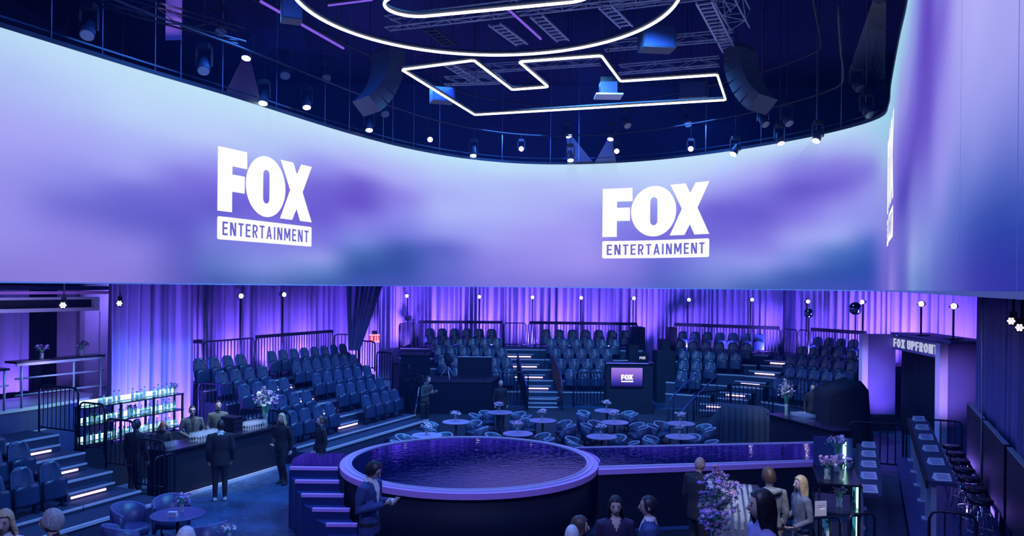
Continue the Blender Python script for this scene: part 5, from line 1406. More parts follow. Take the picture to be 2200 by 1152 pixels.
for k in range(33): a = -PI / 2 + PI * k / 32; sl.append(oc + sd * (1.40 + .56 * math.cos(a)) + sn * (.56 * math.sin(a)))
for k in range(33): a = PI / 2 + PI * k / 32; sl.append(oc + sd * (-1.40 + .56 * math.cos(a)) + sn * (.56 * math.sin(a)))
neon('glowing white ring and slot outline of a letter O hanging overhead', [ol, sl], [ol[0], ol[24], ol[48], ol[72]])

# ================================================================ trusses, ladders, battens
def truss(label, p0, p1, w=.30, m='truss', step=.6, drops=2, name='hanging_truss'):
    p0, p1 = Vector(p0), Vector(p1); d = p1 - p0; L = d.length; rz = math.atan2(d.y, d.x)
    t = thing(name, label, 'truss', p0, rz)
    c = [(-w / 2, 0), (w / 2, 0), (-w / 2, w), (w / 2, w)]
    for y, z in c: M().tube([(0, y, z), (L, y, z)], .024, 6).build('chord', MT[m], t)
    n = max(2, int(L / step))
    for i in range(n):
        x0, x1 = L * i / n, L * (i + 1) / n
        mb = M(); fl_ = i % 2
        for (a, b) in ((c[0], c[1]), (c[0], c[2]), (c[1], c[3])):
            A, B = (a, b) if fl_ else (b, a); mb.tube([(x0, *A), (x1, *B)], .012, 4, caps=False)
        mb.tube([(x0, *c[0]), (x0, *c[1])], .012, 4, caps=False)
        mb.build('bracing', MT[m], t)
    for k in range(drops):
        x = L * (.15 + .7 * k / max(1, drops - 1)); M().tube([(x, 0, w), (x, 0, ZT - p0.z)], .01, 4).build('hoist_chain', MT['trussdark'], t)
def ladder(label, p0, p1, w=.34, m='truss'):
    p0, p1 = Vector(p0), Vector(p1); d = p1 - p0; L = d.length; rz = math.atan2(d.y, d.x)
    t = thing('hanging_ladder_beam', label, 'ladder truss', p0, rz)
    for y in (-w / 2, w / 2): M().box((L / 2, y, 0), (L, .04, .05)).build('side_rail', MT[m], t)
    n = max(3, int(L / .26))
    rg = M().box((0, 0, 0), (.05, w, .04)).mesh('rung', MT[m])
    for i in range(n): link('rung', rg, t, (L * (i + .5) / n, 0, 0))
    for x in (.1 * L, .9 * L): M().tube([(x, 0, 0), (x, 0, ZT - p0.z)], .008, 4).build('hoist_chain', MT['trussdark'], t)
Z = lambda u, v, z: onz(u, v, z)
truss('long box truss crossing behind the neon O', Z(832, 62, 11.6), Z(1420, -6, 11.6), drops=3)
truss('thin box truss above the right arm of the neon F', Z(1330, 158, 11.9), Z(1545, 140, 11.9), .26)
truss('upper box truss right of the neon O', Z(1300, 108, 12.4), Z(1575, 84, 12.4), .26)
truss('box truss seen inside the upper bar of the neon F', Z(985, 158, 12.2), Z(1290, 138, 12.2), .24)
truss('short truss inside the corner of the neon F', Z(955, 182, 11.4), Z(1075, 178, 11.4), .24)
truss('wide box truss running to the right line array', Z(1552, -4, 11.9), Z(1590, 62, 11.9), .5)
truss('box truss between ring and F at the right', Z(1310, 20, 12.4), Z(1560, -10, 12.4), .24)
ladder('pale ladder beam pointing at the right line array', Z(1512, 4, 11.3), Z(1568, 112, 11.3))
ladder('pale ladder beam left inside the neon O', Z(1062, 52, 11.8), Z(1122, 96, 11.8))
ladder('pale ladder beam in the middle of the neon O', Z(1152, 34, 11.8), Z(1210, 88, 11.8))
ladder('pale ladder beam at the right inside the neon O', Z(1300, 14, 11.8), Z(1346, 58, 11.8))
ladder('faint ladder beam behind the left of the neon O', Z(922, 62, 12.0), Z(968, 98, 12.0), m='trussdark')
ladder('ladder beam in the top corner of the neon F', Z(962, 138, 11.6), Z(1030, 180, 11.6), .3)
# dark truss with cables at upper left and a lit violet panel behind it
truss('black cable-laden truss in front of the violet panel, upper left', Z(205, 6, 10.9), Z(520, 92, 10.9), .34, 'trussdark')
pa, pb = at(373, 84, 19.5), at(372, -30, 19.5)
t = thing('hanging_banner', 'bright violet lit banner high at the upper left behind the black truss', 'banner', (pa.x, pa.y, pa.z), -.15)
M().box((0, 0, .75), (.42, .03, 1.55)).build('cloth', mat('violet_banner', (.62, .42, .88), .7), t); M().box((0, 0, 1.54), (.5, .05, .05)).build('bar', MT['trussdark'], t); M().tube([(0, 0, 1.55), (0, 0, ZT - pa.z)], .01, 4).build('cable', MT['trussdark'], t)
spot('banner_light', (pa.x + .6, pa.y - 1.6, pa.z + .2), (pa.x, pa.y, pa.z + .8), 70, (.62, .40, 1.0), 50, .6)
def batten(label, p0, p1, r=.03):
    p0, p1 = Vector(p0), Vector(p1); t = thing('hanging_light_batten', label, 'light', p0)
    M().tube([(0, 0, 0), p1 - p0], r, 6).build('tube', MT['violet_batten'], t); M().tube([(0, 0, .06), p1 - p0 + Vector((0, 0, .06))], .035, 4).build('housing', MT['trussdark'], t)
    for f in (.1, .9): q = (p1 - p0) * f; M().tube([q, q + Vector((0, 0, ZT - p0.z))], .008, 4).build('cable', MT['trussdark'], t)
batten('long violet light batten left of the neon O', Z(560, 3, 10.8), Z(738, 104, 10.8))
batten('short violet light batten inside the neon O', Z(1085, 14, 11.4), Z(1162, 84, 11.4))
batten('pale light batten at the top left of the neon O', Z(705, 12, 11.0), Z(800, 0, 11.0), .02)
# pipes that follow the screen, and the cables that carry it
def ring_pipe(label, off, z, a0, a1, r=.03, m='truss'):
    pts = []
    n = 60
    for i in range(n + 1):
        p, nn = spt(a0 + (a1 - a0) * i / n); q = p + nn * off; pts.append((q.x, q.y, z))
    o0 = Vector(pts[0]); t = thing('hanging_pipe', label, 'pipe', o0)
    M().tube([Vector(p) - o0 for p in pts], r, 6).build('pipe', MT[m], t)
    for k in range(4, 60, 8):
        q = Vector(pts[k]) - o0; M().tube([q, q + Vector((0, 0, ZT - z))], .004, 4).build('drop', MT['trussdark'], t)
AL, AR = arc_of_u(5), arc_of_u(1925)
ring_pipe('curved lighting pipe following the top of the screen', 1.15, 10.75, AL, AR, .026, 'trussdark')
ring_pipe('second curved pipe higher behind the lighting pipe', 1.75, 11.8, AL, AR, .026, 'trussdark')
for u in (112, 222, 335, 390, 480, 596, 700, 752, 825, 845, 890, 945, 1078, 1180, 1240, 1510, 1628, 1746, 1798, 1850):
    p, nn = spt(arc_of_u(u)); M().tube([(p.x - nn.x * .1, p.y - nn.y * .1, ST + .05), (p.x - nn.x * .1, p.y - nn.y * .1, ST + .95), (p.x - nn.x * .1, p.y - nn.y * .1, ZT)], [.011, .011, .004], 5).build('suspension_cable', MT['truss'], screen)

# ================================================================ lamps on the rig
def moving_head(loc, target, label, lens='black_gloss', k=1.0, cat='spotlight', group='moving lights on the rig', top=None):
    t = thing('hanging_spotlight', label, cat, loc, 0, group)
    d = (Vector(target) - Vector(loc)).normalized()
    M().box((0, 0, .42 * k), (.26 * k, .20 * k, .12 * k)).build('base', MT['trussdark'], t)
    for x in (-.17 * k, .17 * k): M().box((x, 0, .18 * k), (.03 * k, .07 * k, .42 * k)).build('yoke_arm', MT['trussdark'], t)
    hd = M().tube([(0, 0, -.20 * k), (0, 0, .02 * k), (0, 0, .20 * k)], [.085 * k, .13 * k, .135 * k], 12).build('head', MT['speaker'], t)
    hd.rotation_euler = d.to_track_quat('Z', 'Y').to_euler()
    M().lathe([(.118 * k, .203 * k), (.118 * k, .210 * k)], 14).build('lens', MT[lens], hd)
    M().tube([(0, 0, .48 * k), (0, 0, (top or ZT) - loc[2])], .012, 4).build('clamp_pipe', MT['trussdark'], t)
    return t
def rig(u, v, off=.75):
    p, nn = spt(arc_of_u(u)); q = p + nn * off; 
    Y = q.y
    return at(u, v, Y)
LIT = [(531, 112, 'bulbp', (0, 1), 1), (567, 209, 'bulbc', (0, 1), .45), (658, 219, 'bulbp', (.2, 1), 0), (793, 269, 'bulbp', (.1, 1), 0), (1017, 325, 'bulbc', (0, 1), .5), (1219, 284, 'bulbp', (.35, 1), .8),
       (1225, 335, 'bulbc', (.05, 1), .5), (1313, 290, 'bulbp', (-.2, 1), .8), (1580, 322, 'bulbc', (-.6, 1), .5), (1757, 292, 'bulbc', (-.5, 1), .5), (1675, 297, 'bulbp', (.1, 1), 0)]
NEAR = ['over the left logo, throwing a wide violet beam', 'just above the screen edge right of the violet beam', 'with a small glint above the left logo', 'above the screen right of the left logo',
        'with a cool beam left of the screen centre', 'with a violet beam above the middle of the screen', 'with a cool beam at the middle of the screen edge', 'with a violet beam slanting left, below the neon F',
        'with a cool beam above the right logo', 'with a cool beam near the right bend of the screen', 'glinting between the two cool lamps at the right']
haze = bpy.data.materials.new('beam_haze'); haze.use_nodes = True
nt = haze.node_tree; nt.nodes.clear(); vs = nt.nodes.new('ShaderNodeVolumeScatter'); ou = nt.nodes.new('ShaderNodeOutputMaterial')
tcg = nt.nodes.new('ShaderNodeTexCoord'); sxz = nt.nodes.new('ShaderNodeSeparateXYZ'); mm = nt.nodes.new('ShaderNodeMapRange'); mm.interpolation_type = 'SMOOTHSTEP'
mm.inputs['To Min'].default_value = .32; mm.inputs['To Max'].default_value = 0.0; nt.links.new(tcg.outputs['Generated'], sxz.inputs[0]); nt.links.new(sxz.outputs['Z'], mm.inputs['Value']); nt.links.new(mm.outputs[0], vs.inputs['Density'])
vs.inputs['Anisotropy'].default_value = 0.2; vs.inputs['Color'].default_value = (.9, .93, 1, 1); nt.links.new(vs.outputs[0], ou.inputs['Volume'])
def beam(loc, d, length, half_deg, power, col, label):
    d = Vector(d).normalized(); r1 = length * math.tan(math.radians(half_deg))
    o = M().tube([(0, 0, .0), (0, 0, length)], [.11, .11 + r1], 20).build('light_haze', haze)
    o.location = Vector(loc) + d * .22; o.rotation_euler = d.to_track_quat('Z', 'Y').to_euler()
    tag(o, label, 'haze', kind='stuff')
    spot('beam_lamp', Vector(loc) + d * .24, Vector(loc) + d * 5, power, col, half_deg * 2 * .95, .3, .06)
for (u, v, lens, (dx, dz), bl), ph in zip(LIT, NEAR):
    p = rig(u, v, .6 if lens == 'bulbc' else .85); tgt = p + Vector((dx * 2, -.8, -abs(dz) * 2))
    moving_head(p, tgt, 'moving spotlight ' + ph, lens, 1.0)
    if bl:
        cool = lens == 'bulbc'
        beam(p, (dx, -.25, -dz), 1.7 * bl + .3, 17 if not cool else 15, (130 if not cool else 60), ((.40, .30, 1.0) if not cool else (.55, .9, 1.0)), 'hazy light beam of the spotlight ' + ph)
for i, (u, v) in enumerate(((924, 300), (1120, 320), (1325, 325), (1484, 320))):
    p = rig(u, v, .6)
    moving_head(p, cam.location, 'dazzling star-bright spotlight aimed at the viewer, ' + ['leftmost of four', 'second from left of four', 'third from left of four', 'rightmost of four'][i], 'bulb', .8)
for u, v, ph in ((190, 62, 'dark at the far upper left'), (475, 58, 'dark beside the black truss'), (438, 140, 'dark and low left of the violet beam'), (826, 236, 'dark above the right end of the left screen'), (612, 152, 'dark among the pipes'), (700, 158, 'dark boxy, right of the pipes'),
                (1345, 262, 'dark beside the bracket under the neon F'), (1475, 258, 'dark above the rightmost star-bright lamp'), (1640, 258, 'dark in the cluster above the right logo'), (1690, 256, 'dark at the right of the cluster'), (1840, 180, 'dark near the wide white beam'), (1862, 236, 'dark and low near the right bend'), (1880, 60, 'dark at the top right')):
    p = rig(u, v, .9); moving_head(p, p + Vector((.4, -1.2, -1.6)), 'unlit moving light ' + ph, 'glass', 1.15)
# one wide white beam at the right
p = at(1894, -25, 15.5); beam(p, at(1842, 270, 19.5) - p, 3.6, 6.5, 240, (1.0, .95, .8), 'wide pale beam of light falling beside the right screen')
moving_head(p, at(1842, 270, 19.5), 'spotlight of the wide pale beam, cut by the upper edge', 'bulbc', 1.2)
# line arrays and speaker boxes
def line_array(label, loc, rz, n=6, curve=.16, w=.95):
    t = thing('hanging_line_array', label, 'speaker', loc, rz)
    z = 0; y = 0; a = 0
    for i in range(n):
        o = M().box((0, 0, -.15), (w, .5, .285)).build('cabinet', MT['speaker'], t); o.location = (0, y, z); o.rotation_euler = (-a, 0, 0)
        for x in (-.22, .22): M().lathe([(.09, -.255), (.09, -.262)], 10).build('driver', MT['trussdark'], o).rotation_euler = (PI / 2, 0, 0)
        z -= .30 * math.cos(a); y -= .30 * math.sin(a) * -1 * -1; a += curve
    M().box((0, 0, .05), (w * .7, .4, .06)).build('fly_bar', MT['trussdark'], t); M().tube([(0, 0, .06), (0, 0, ZT - loc[2])], .012, 4).build('hoist_chain', MT['trussdark'], t)
line_array('curved black line-array speaker left of the neon F', Z(835, 112, 11.2), -.9)
line_array('curved black line-array speaker right of the neon F', Z(1592, 108, 11.3), .75)
def spk(label, loc, rz, d, name='hanging_speaker'):
    t = thing(name, label, 'speaker', loc, rz); M().box((0, 0, 0), d).build('cabinet', MT['speaker'], t); M().box((0, -d[1] / 2 - .005, 0), (d[0] * .88, .01, d[2] * .86)).build('grille', MT['bluewall'], t)
    for x in (-d[0] * .4, d[0] * .4): M().tube([(x, 0, d[2] / 2), (x, 0, ZT - loc[2])], .008, 4).build('cable', MT['trussdark'], t)
spk('dark blue square speaker box right of the neon O', at(1411, 84, 21.5), .12, (.9, .6, .62))
spk('dark speaker box at the upper left beside the neon O', at(626, 20, 16.6), .35, (.42, .4, .52))
spk('faint speaker box inside the long bar of the neon F', at(1490, 196, 25.5), -.3, (.9, .5, .5))
spk('faint speaker box below the left point of the neon F', at(950, 205, 24.5), .3, (.7, .5, .45))
p = at(1307, 207, 23.6)
t = thing('hanging_soft_panel', 'pale flat light panel shining inside the bar of the neon F', 'light', p, .0)
M().box((0, 0, 0), (.80, .7, .04)).build('panel', mat('pale_panel', (.6, .62, .85), .5), t); M().box((0, .1, .3), (.5, .5, .5)).build('housing', MT['trussdark'], t); M().tube([(0, .1, .5), (0, .1, ZT - p.z)], .012, 4).build('pipe', MT['trussdark'], t)

# ================================================================ lamp stands in front of the curtain
def lamp_stand(u, v, Y, zdeck, label, lit='bulb', side=0, k=1.0):
    p = at(u, v, Y); t = thing('lamp_stand', label, 'stage lamp', (p.x, p.y, zdeck), 0, 'lamp stands along the curtain'); h = p.z - zdeck
    M().tube([(.0, .08, 0), (.0, .08, h + .1)], .03, 6).build('pole', MT['rail'], t); M().box((0, .08, .015), (.4, .4, .03)).build('base', MT['rail'], t)
    hd = M().tube([(0, .10, 0), (0, -.08, 0), (0, -.12, 0)], [.085 * k, .12 * k, .125 * k], 12).build('head', MT['speaker'], t); hd.location = (0, 0, h); hd.rotation_euler = (0, 0, side)
    M().tube([(0, -.121, 0), (0, -.127, 0)], .105 * k, 14).build('lens', MT[lit], hd)
    M().box((.0, .09, h - .02), (.32 * k, .03, .05)).build('bracket', MT['rail'], t)
zd = CS.z0 + CS.rise * 4; zl = LS.z0 + LS.rise * 4
for u, v, Y, z, ph, sd, lit in ((515, 636, 25.75, zl, 'turned right, over the left end of the left block', .7, 'bulb'), (606, 633, 27.45, zl, 'turned right, over the aisle of the left block', .9, 'bulb'), (770, 646, 29.6, zl, 'in front of the swept-aside drape', .2, 'bulb'),
                             (875, 636, 36.6, zd, 'above the little black speaker box', 0, 'bulb'), (1030, 638, 37.2, zd, 'over the seats left of the stairs', 0, 'bulb'), (1144, 639, 37.2, zd, 'directly above the middle stairs', 0, 'bulb'), (1248, 640, 37.2, zd, 'above the seats right of the stairs', 0, 'bulb'),
                             (1361, 641, 36.9, zd, 'above the black stepped end wall', 0, 'bulb'), (1479, 644, 36.6, zd, 'above the left end of the back block', 0, 'bulb'), (1614, 644, 35.2, zd, 'above the right end of the back block', 0, 'bulb'),
                             (1735, 648, 33.2, zd, 'above the smaller chrome globe', -.2, 'bulb'), (1856, 649, 30.6, zd, 'just right of the larger chrome globe', -.9, 'bulb')):
    lamp_stand(u, v, Y, z, 'lamp on a pole ' + ph, lit, sd, .72)
for u, v, r, Y, ph in ((1738, 673, .20, 32.4, 'smaller chrome globe on a pole behind the far-right seats'), (1838, 663, .25, 30.3, 'larger chrome globe on a pole left of the portal')):
    p = at(u, v, Y); t = thing('chrome_globe', ph, 'globe', (p.x, p.y, zd)); M().ell((0, 0, p.z - zd), (r, r, r), 20, 12).build('globe', MT['globe'], t); M().tube([(0, 0, 0), (0, 0, p.z - zd - r)], .022, 6).build('pole', MT['rail'], t)
# lamps on the portal roof
for u, v, Y, ph in ((1982, 653, 25.2, 'left of the two on the portal roof'), (2052, 658, 23.4, 'right of the two on the portal roof')):
    lamp_stand(u, v, Y, 3.38, 'lamp on a pole, ' + ph, 'bulb', -.8, .8)
# multi-lens lamps
def cluster_lamp(p, label, rz, k=1.0, top=None):
    t = thing('hanging_cluster_lamp', label, 'stage lamp', p, rz)
    M().tube([(0, .16 * k, 0), (0, -.06 * k, 0)], [.13 * k, .16 * k], 14).build('head', MT['trussdark'], t)
    pts = [(0, 0)] + [(.085 * math.cos(a * PI / 3), .085 * math.sin(a * PI / 3)) for a in range(6)]
    for x, z in pts: M().tube([(x * k, -.062 * k, z * k), (x * k, -.072 * k, z * k)], .034 * k, 8).build('lens', MT['bulb'], t)
    M().box((0, .06, .22 * k), (.1, .06, .18 * k)).build('clamp', MT['trussdark'], t); M().tube([(0, .06, .25 * k), (0, .06, ZT - p[2])], .02, 5).build('pipe', MT['trussdark'], t)
cluster_lamp(at(136, 656, 18.8), 'seven-lens lamp under the soffit above the balcony', .3, .6)
cluster_lamp(at(257, 652, 19.4), 'seven-lens lamp at the left end of the violet curtain', .3, .55)
cluster_lamp(at(2174, 690, 13.2), 'lit multi-lens lamp at the right edge, left of its pair', -.9, .5)
cluster_lamp(at(2192, 704, 12.6), 'lit multi-lens lamp at the right edge, lower of its pair', -.9, .5)
# dark pillar
p = at(1694, 800, 34.2)
struct('pillar', M().box((p.x, p.y, 2.65), (.42, .3, 5.3)), MT['curtain_dk'])
# lights that fall on the two bars
spot('bar_key', R(14.9, -12.5, 8.6), R(14.8, -14.75, 1.2), 2300, (1.0, .95, .85), 30, .7, .15)
spot('bar_key', (3.2, 7.5, 9.6), (4.4, 12.7, 1.4), 2300, (1.0, .96, .9), 20, .7, .15)
spot('bar_key', (6.5, 20.0, 8.0), (8.8, 24.4, 1.2), 1200, (1.0, .95, .9), 24, .7, .15)
# ================================================================ people
SKIN = {'l': mat('skin_light', (.58, .42, .38), .5), 'm': mat('skin_medium', (.42, .28, .24), .5), 'd': mat('skin_deep', (.20, .12, .11), .5)}
HAIRM = {'dark': mat('hair_dark', (.014, .012, .018), .45), 'brown': mat('hair_brown', (.07, .04, .03), .45), 'auburn': mat('hair_auburn', (.22, .08, .04), .45), 'blonde': mat('hair_blonde', (.50, .38, .22), .5, noise=(60, .4)),
         'grey': mat('hair_grey', (.32, .33, .36), .5, noise=(60, .4)), 'white': mat('hair_white', (.62, .64, .68), .55, noise=(60, .3))}
CLO = {'navy': mat('cloth_navy', (.035, .055, .20), .75, noise=(14, .2)), 'black': mat('cloth_black', (.012, .012, .022), .8), 'charcoal': mat('cloth_charcoal', (.07, .08, .09), .8, noise=(14, .3)), 'grey': mat('cloth_grey', (.22, .24, .26), .8, noise=(10, .3)),
       'denim': mat('cloth_denim', (.13, .15, .20), .8, noise=(12, .4)), 'lav': mat('cloth_lavender', (.30, .28, .62), .75, noise=(9, .15)), 'plum': mat('cloth_plum', (.03, .018, .07), .7), 'white': mat('cloth_white', (.72, .72, .78), .7), 'green': mat('cloth_olive', (.09, .11, .10), .8, noise=(12, .3))}
EYE = M().ell((0, 0, 0), (.012, .006, .007), 8, 5).mesh('eye', mat('eye_dark', (.02, .02, .03), .2))
BROW = M().ell((0, 0, 0), (.019, .006, .0045), 8, 4).mesh('eyebrow', HAIRM['dark'])
MOUTH = M().ell((0, 0, 0), (.023, .006, .006), 8, 4).mesh('mouth', mat('lip', (.34, .12, .13), .4))
DG = bpy.context.evaluated_depsgraph_get

def make_hand(mb, wrist, f, nrm, curl, right, k=1.0):
    f = f.normalized(); nrm = (nrm - f * nrm.dot(f)).normalized(); s = f.cross(nrm).normalized() * (1 if right else -1)
    b0 = len(mb.v)
    mb.ell((0, 0, 0), (1, 1, 1), 10, 6)
    for i in range(b0, len(mb.v)):
        x, y, z = mb.v[i]; p = wrist + f * (.048 * k + z * .052 * k) + s * (x * .040 * k) + nrm * (y * .017 * k); mb.v[i] = tuple(p)
    for j, (o, L) in enumerate(((-.029, .062), (-.010, .076), (.010, .080), (.029, .072))):
        p0 = wrist + f * .080 * k + s * o * k; c1, c2 = curl * .7, curl * 1.5
        d1 = f * math.cos(c1) + nrm * math.sin(c1); d2 = f * math.cos(c2) + nrm * math.sin(c2); p1 = p0 + d1 * L * .48 * k; p2 = p1 + d2 * L * .32 * k; d3 = f * math.cos(c2 * 1.25) + nrm * math.sin(c2 * 1.25); p3 = p2 + d3 * L * .26 * k
        mb.tube([p0, p1, p2, p3], [.0095 * k, .009 * k, .008 * k, .006 * k], 6)
    t0 = wrist + f * .025 * k + s * .034 * k; d = (f * .75 + s * .55 + nrm * .35).normalized(); d2 = (f * .95 + s * .05 + nrm * .45).normalized()
    mb.tube([t0, t0 + d * .035 * k, t0 + d * .035 * k + d2 * .032 * k, t0 + d * .035 * k + d2 * .055 * k], [.013 * k, .0115 * k, .010 * k, .007 * k], 6)

def hair_mesh(style, rnd, length=.0):
    rx, ry, rz_ = .0795, .100, .120; NAZ = 36; NT = 9; mb = M(); mb.smooth = True
    puff = {'curly': 1.20, 'short': 1.07, 'long': 1.15, 'bun': 1.05, 'pony': 1.05, 'slick': 1.04}[style]
    rows = [[] for _ in range(NT + 1 + (7 if style == 'long' else 0))]
    for a in range(NAZ):
        ph = 2 * PI * a / NAZ; w_ = math.cos(ph)          # 1 = front
        fr = max(0, (w_ - .45) / .55)
        th_e = math.radians(122 - 26 * max(0, w_ + .35) if w_ < .45 else 101 - 50 * min(1, fr * 2.4))
        if style == 'long' and w_ < .35: th_e = math.radians(93)
        for j in range(NT + 1):
            th = th_e * j / NT; k = puff * (1 + (.05 * math.sin(a * 2.7 + j * 1.9) + .03 * math.sin(a * 5.1 + j * 3.3) if style == 'curly' else .012 * math.sin(a * 4.0)))
            x = rx * k * math.sin(th) * math.sin(ph); y = -ry * k * math.sin(th) * math.cos(ph) + .006; z = rz_ * k * math.cos(th)
            rows[j].append((x, y, z))
        if style == 'long':
            x0, y0, z0 = rows[NT][-1]; hang = length * (1 if w_ < .35 else max(.0, 1 - (w_ - .35) * 4))
            for q in range(7):
                f = (q + 1) / 7; wv = .010 * math.sin(f * 9 + a * .8)
                gx = math.sin(ph); pull = 1.0 + .40 * f * (1 if abs(gx) > .3 else .3) - .15 * f * f
                rows[NT + 1 + q].append((x0 * pull + wv * gx, y0 + (.015 * f if w_ < 0 else .06 * f * (1 if w_ < .35 else 0)) + wv * .5, z0 - hang * f))
    mb.grid([r[::-1] for r in rows], closed=True)
    if style == 'bun': mb.ell((0, .06, .125), (.048, .048, .042), 12, 8)
    if style == 'pony': mb.tube([(0, .095, .05), (0, .15, .03), (0, .165, -.08), (0, .15, -.20)], [.02, .032, .03, .008], 8)
    return mb

def person(label, loc, face, h, top, pants='black', shoes='black', skin='l', hair=('short', 'dark', 0), arms=None, head=(0, 0, 0), jacket=False, vee=None, hands=True, collar=None, glasses=None, shirt='white', hoodie=False, lean=0.0, legs=None, curl=.9, features=True, build=1.0):
    """arms: ((elbow, wrist) right hand first, then left) in body coordinates for a 1.75 m figure that faces -Y"""
    k = h / 1.75
    rz = face
    root = thing('person', label, 'person', loc, rz)
    S = M(); src = []                                   # source shells, each vertex tagged with a material slot
    def add(fn, slot):
        n0 = len(S.v); fn(); src.extend([slot] * (len(S.v) - n0))
    b = build; j_ = .014 if jacket else 0
    LN = lambda p: (p[0], p[1] - lean * max(0, p[2] - .95), p[2])
    if jacket: prof = [(.76, .125, .19), (.86, .125, .188), (.95, .122, .182), (1.08, .112, .166), (1.22, .125, .185), (1.35, .125, .205), (1.43, .10, .195), (1.485, .065, .11)]
    else: prof = [(.84, .108, .165), (.95, .112, .172), (1.08, .097, .146), (1.22, .112, .168), (1.35, .110, .188), (1.43, .090, .178), (1.48, .058, .098)]
    add(lambda: S.tube([LN((0, 0, z)) for z, _, _ in prof], [(ry * b, rx * b) for _, ry, rx in prof], 16), 1)
    add(lambda: S.tube([LN((0, .005, 1.43)), LN((0, -.008, 1.57))], [.058, .052], 12), 0)
    lg = legs or (((.095, -.01, .50), (.10, .02, .09)), ((-.095, -.01, .50), (-.10, .02, .09)))
    for sx, (kn, an) in zip((1, -1), lg):
        add(lambda: S.tube([(sx * .085, 0, .92), (kn[0] * .5 + sx * .045, kn[1] * .5, .72 if kn[2] < .6 else .6), kn, ((kn[0] + an[0]) / 2, (kn[1] + an[1]) / 2 + .015, (kn[2] + an[2]) / 2), an], [.098 * b, .088 * b, .066, .058, .046], 12), 2)
        add(lambda: S.tube([(an[0], an[1] + .045, .045), (an[0], an[1] - .04, .05), (an[0] * 1.05, an[1] - .17, .032)], [(.045, .045), (.048, .045), (.030, .036)], 10), 3)
    A = arms or (((-.25, .02, 1.12), (-.24, -.08, .86)), ((.25, .02, 1.12), (.24, -.08, .86)))
    for sx, (el, wr) in zip((-1, 1), A):
        sh_ = Vector(LN((sx * (.185 * b + j_), .0, 1.405))); el, wr = Vector(LN(el)), Vector(LN(wr))
        add(lambda: S.tube([Vector(LN((sx * .10, 0, 1.42))), sh_, sh_.lerp(el, .5), el, el.lerp(wr, .5), wr - (wr - el).normalized() * .01], [.06, .066 + j_, .058 + j_, .050 + j_, .044 + j_, .036 + j_], 10), 1)
    if hoodie: add(lambda: S.tube([(-.13, .03, 1.44), (-.09, .11, 1.46), (0, .14, 1.45), (.09, .11, 1.46), (.13, .03, 1.44), (.07, -.07, 1.42), (-.07, -.07, 1.42)], .045, 8, closed=True), 1)
    if collar: add(lambda: S.tube([LN((.062 * math.cos(a), .005 + .062 * math.sin(a), 1.487)) for a in [2 * PI * q / 12 for q in range(12)]], .017, 6, closed=True), 4)
    tmp = S.build('tmp', MT['black'])
    md = tmp.modifiers.new('r', 'REMESH'); md.mode = 'VOXEL'; md.voxel_size = .019; md.use_smooth_shade = True
    dg = DG(); dg.update(); ev = tmp.evaluated_get(dg); em_ = ev.to_mesh()
    kd = kdtree.KDTree(len(S.v))
    for i, v in enumerate(S.v): kd.insert(v, i)
    kd.balance()
    B = M(); B.smooth = True
    for v in em_.vertices: B.v.append(tuple(v.co))
    for p in em_.polygons:
        c = p.center; _, i, _ = kd.find(c); sl = src[i]
        if vee and sl == 1 and c.y < -.02 - lean * max(0, c.z - .95) * .0:
            zl, wv, slot = vee
            if c.z > zl and abs(c.x) < wv * (c.z - zl) / (1.46 - zl): sl = slot
        B.cur = sl; B.face(tuple(p.vertices))
    ev.to_mesh_clear(); me0 = tmp.data; bpy.data.objects.remove(tmp); bpy.data.meshes.remove(me0)
    # head
    HC = Vector(LN((0, -.018, 1.636))); NK = Vector(LN((0, 0, 1.535)))
    RH = (Matrix.Rotation(head[2], 4, 'Z') @ Matrix.Rotation(head[0], 4, 'X') @ Matrix.Rotation(head[1], 4, 'Y'))
    TH = Matrix.Translation(NK) @ RH @ Matrix.Translation(HC - NK)
    B.cur = 0; n0 = len(B.v)
    def warp(x, y, z):
        f = max(0, -z / .115); kx = 1 - .34 * f * f; yy = y * (1 - .12 * f) - (.010 * f if y < 0 else -.0)
        return (x * kx, yy, z)
    B.ell((0, 0, 0), (.076, .095, .117), 18, 12, warp)
    B.tube([(0, -.088, .018), (0, -.103, -.010), (0, -.110, -.024), (0, -.090, -.036)], [.007, .010, .0135, .009], 7)
    for sx in (-1, 1): B.ell((sx * .077, .006, -.008), (.010, .020, .030), 8, 6)
    for i in range(n0, len(B.v)): B.v[i] = tuple(TH @ Vector(B.v[i]))
    if hands:
        for right, (el, wr) in zip((True, False), A):
            el, wr = Vector(LN(el)), Vector(LN(wr)); f = wr - el
            nrm = Vector((1 if right else -1, 0, 0)) if abs(f.normalized().z) > .6 else Vector((.45 if right else -.45, 0, .9 if curl < 1.2 else -.4))
            make_hand(B, wr - f.normalized() * .008, f, nrm, curl, right)
    for i in range(len(B.v)): x, y, z = B.v[i]; B.v[i] = (x * k, y * k, z * k)
    B.build('body', [SKIN[skin], CLO[top], CLO[pants], CLO[shoes], CLO[shirt]], root)
    sc4 = Matrix.Scale(k, 4)
    def att(name, me, local, rot=None):
        o = link(name, me, root); m_ = sc4 @ TH @ Matrix.Translation(local)
        if rot: m_ = m_ @ rot
        o.matrix_local = m_; return o
    if features:
        for sx in (-1, 1): att('eye', EYE, (sx * .031, -.0855, .008)); att('eyebrow', BROW, (sx * .031, -.0850, .031))
        att('mouth', MOUTH, (0, -.0905, -.058))
    if hair[0] != 'bald':
        att('hair', hair_mesh(hair[0], random, hair[2]).mesh('hair', HAIRM[hair[1]]), (0, 0, 0))
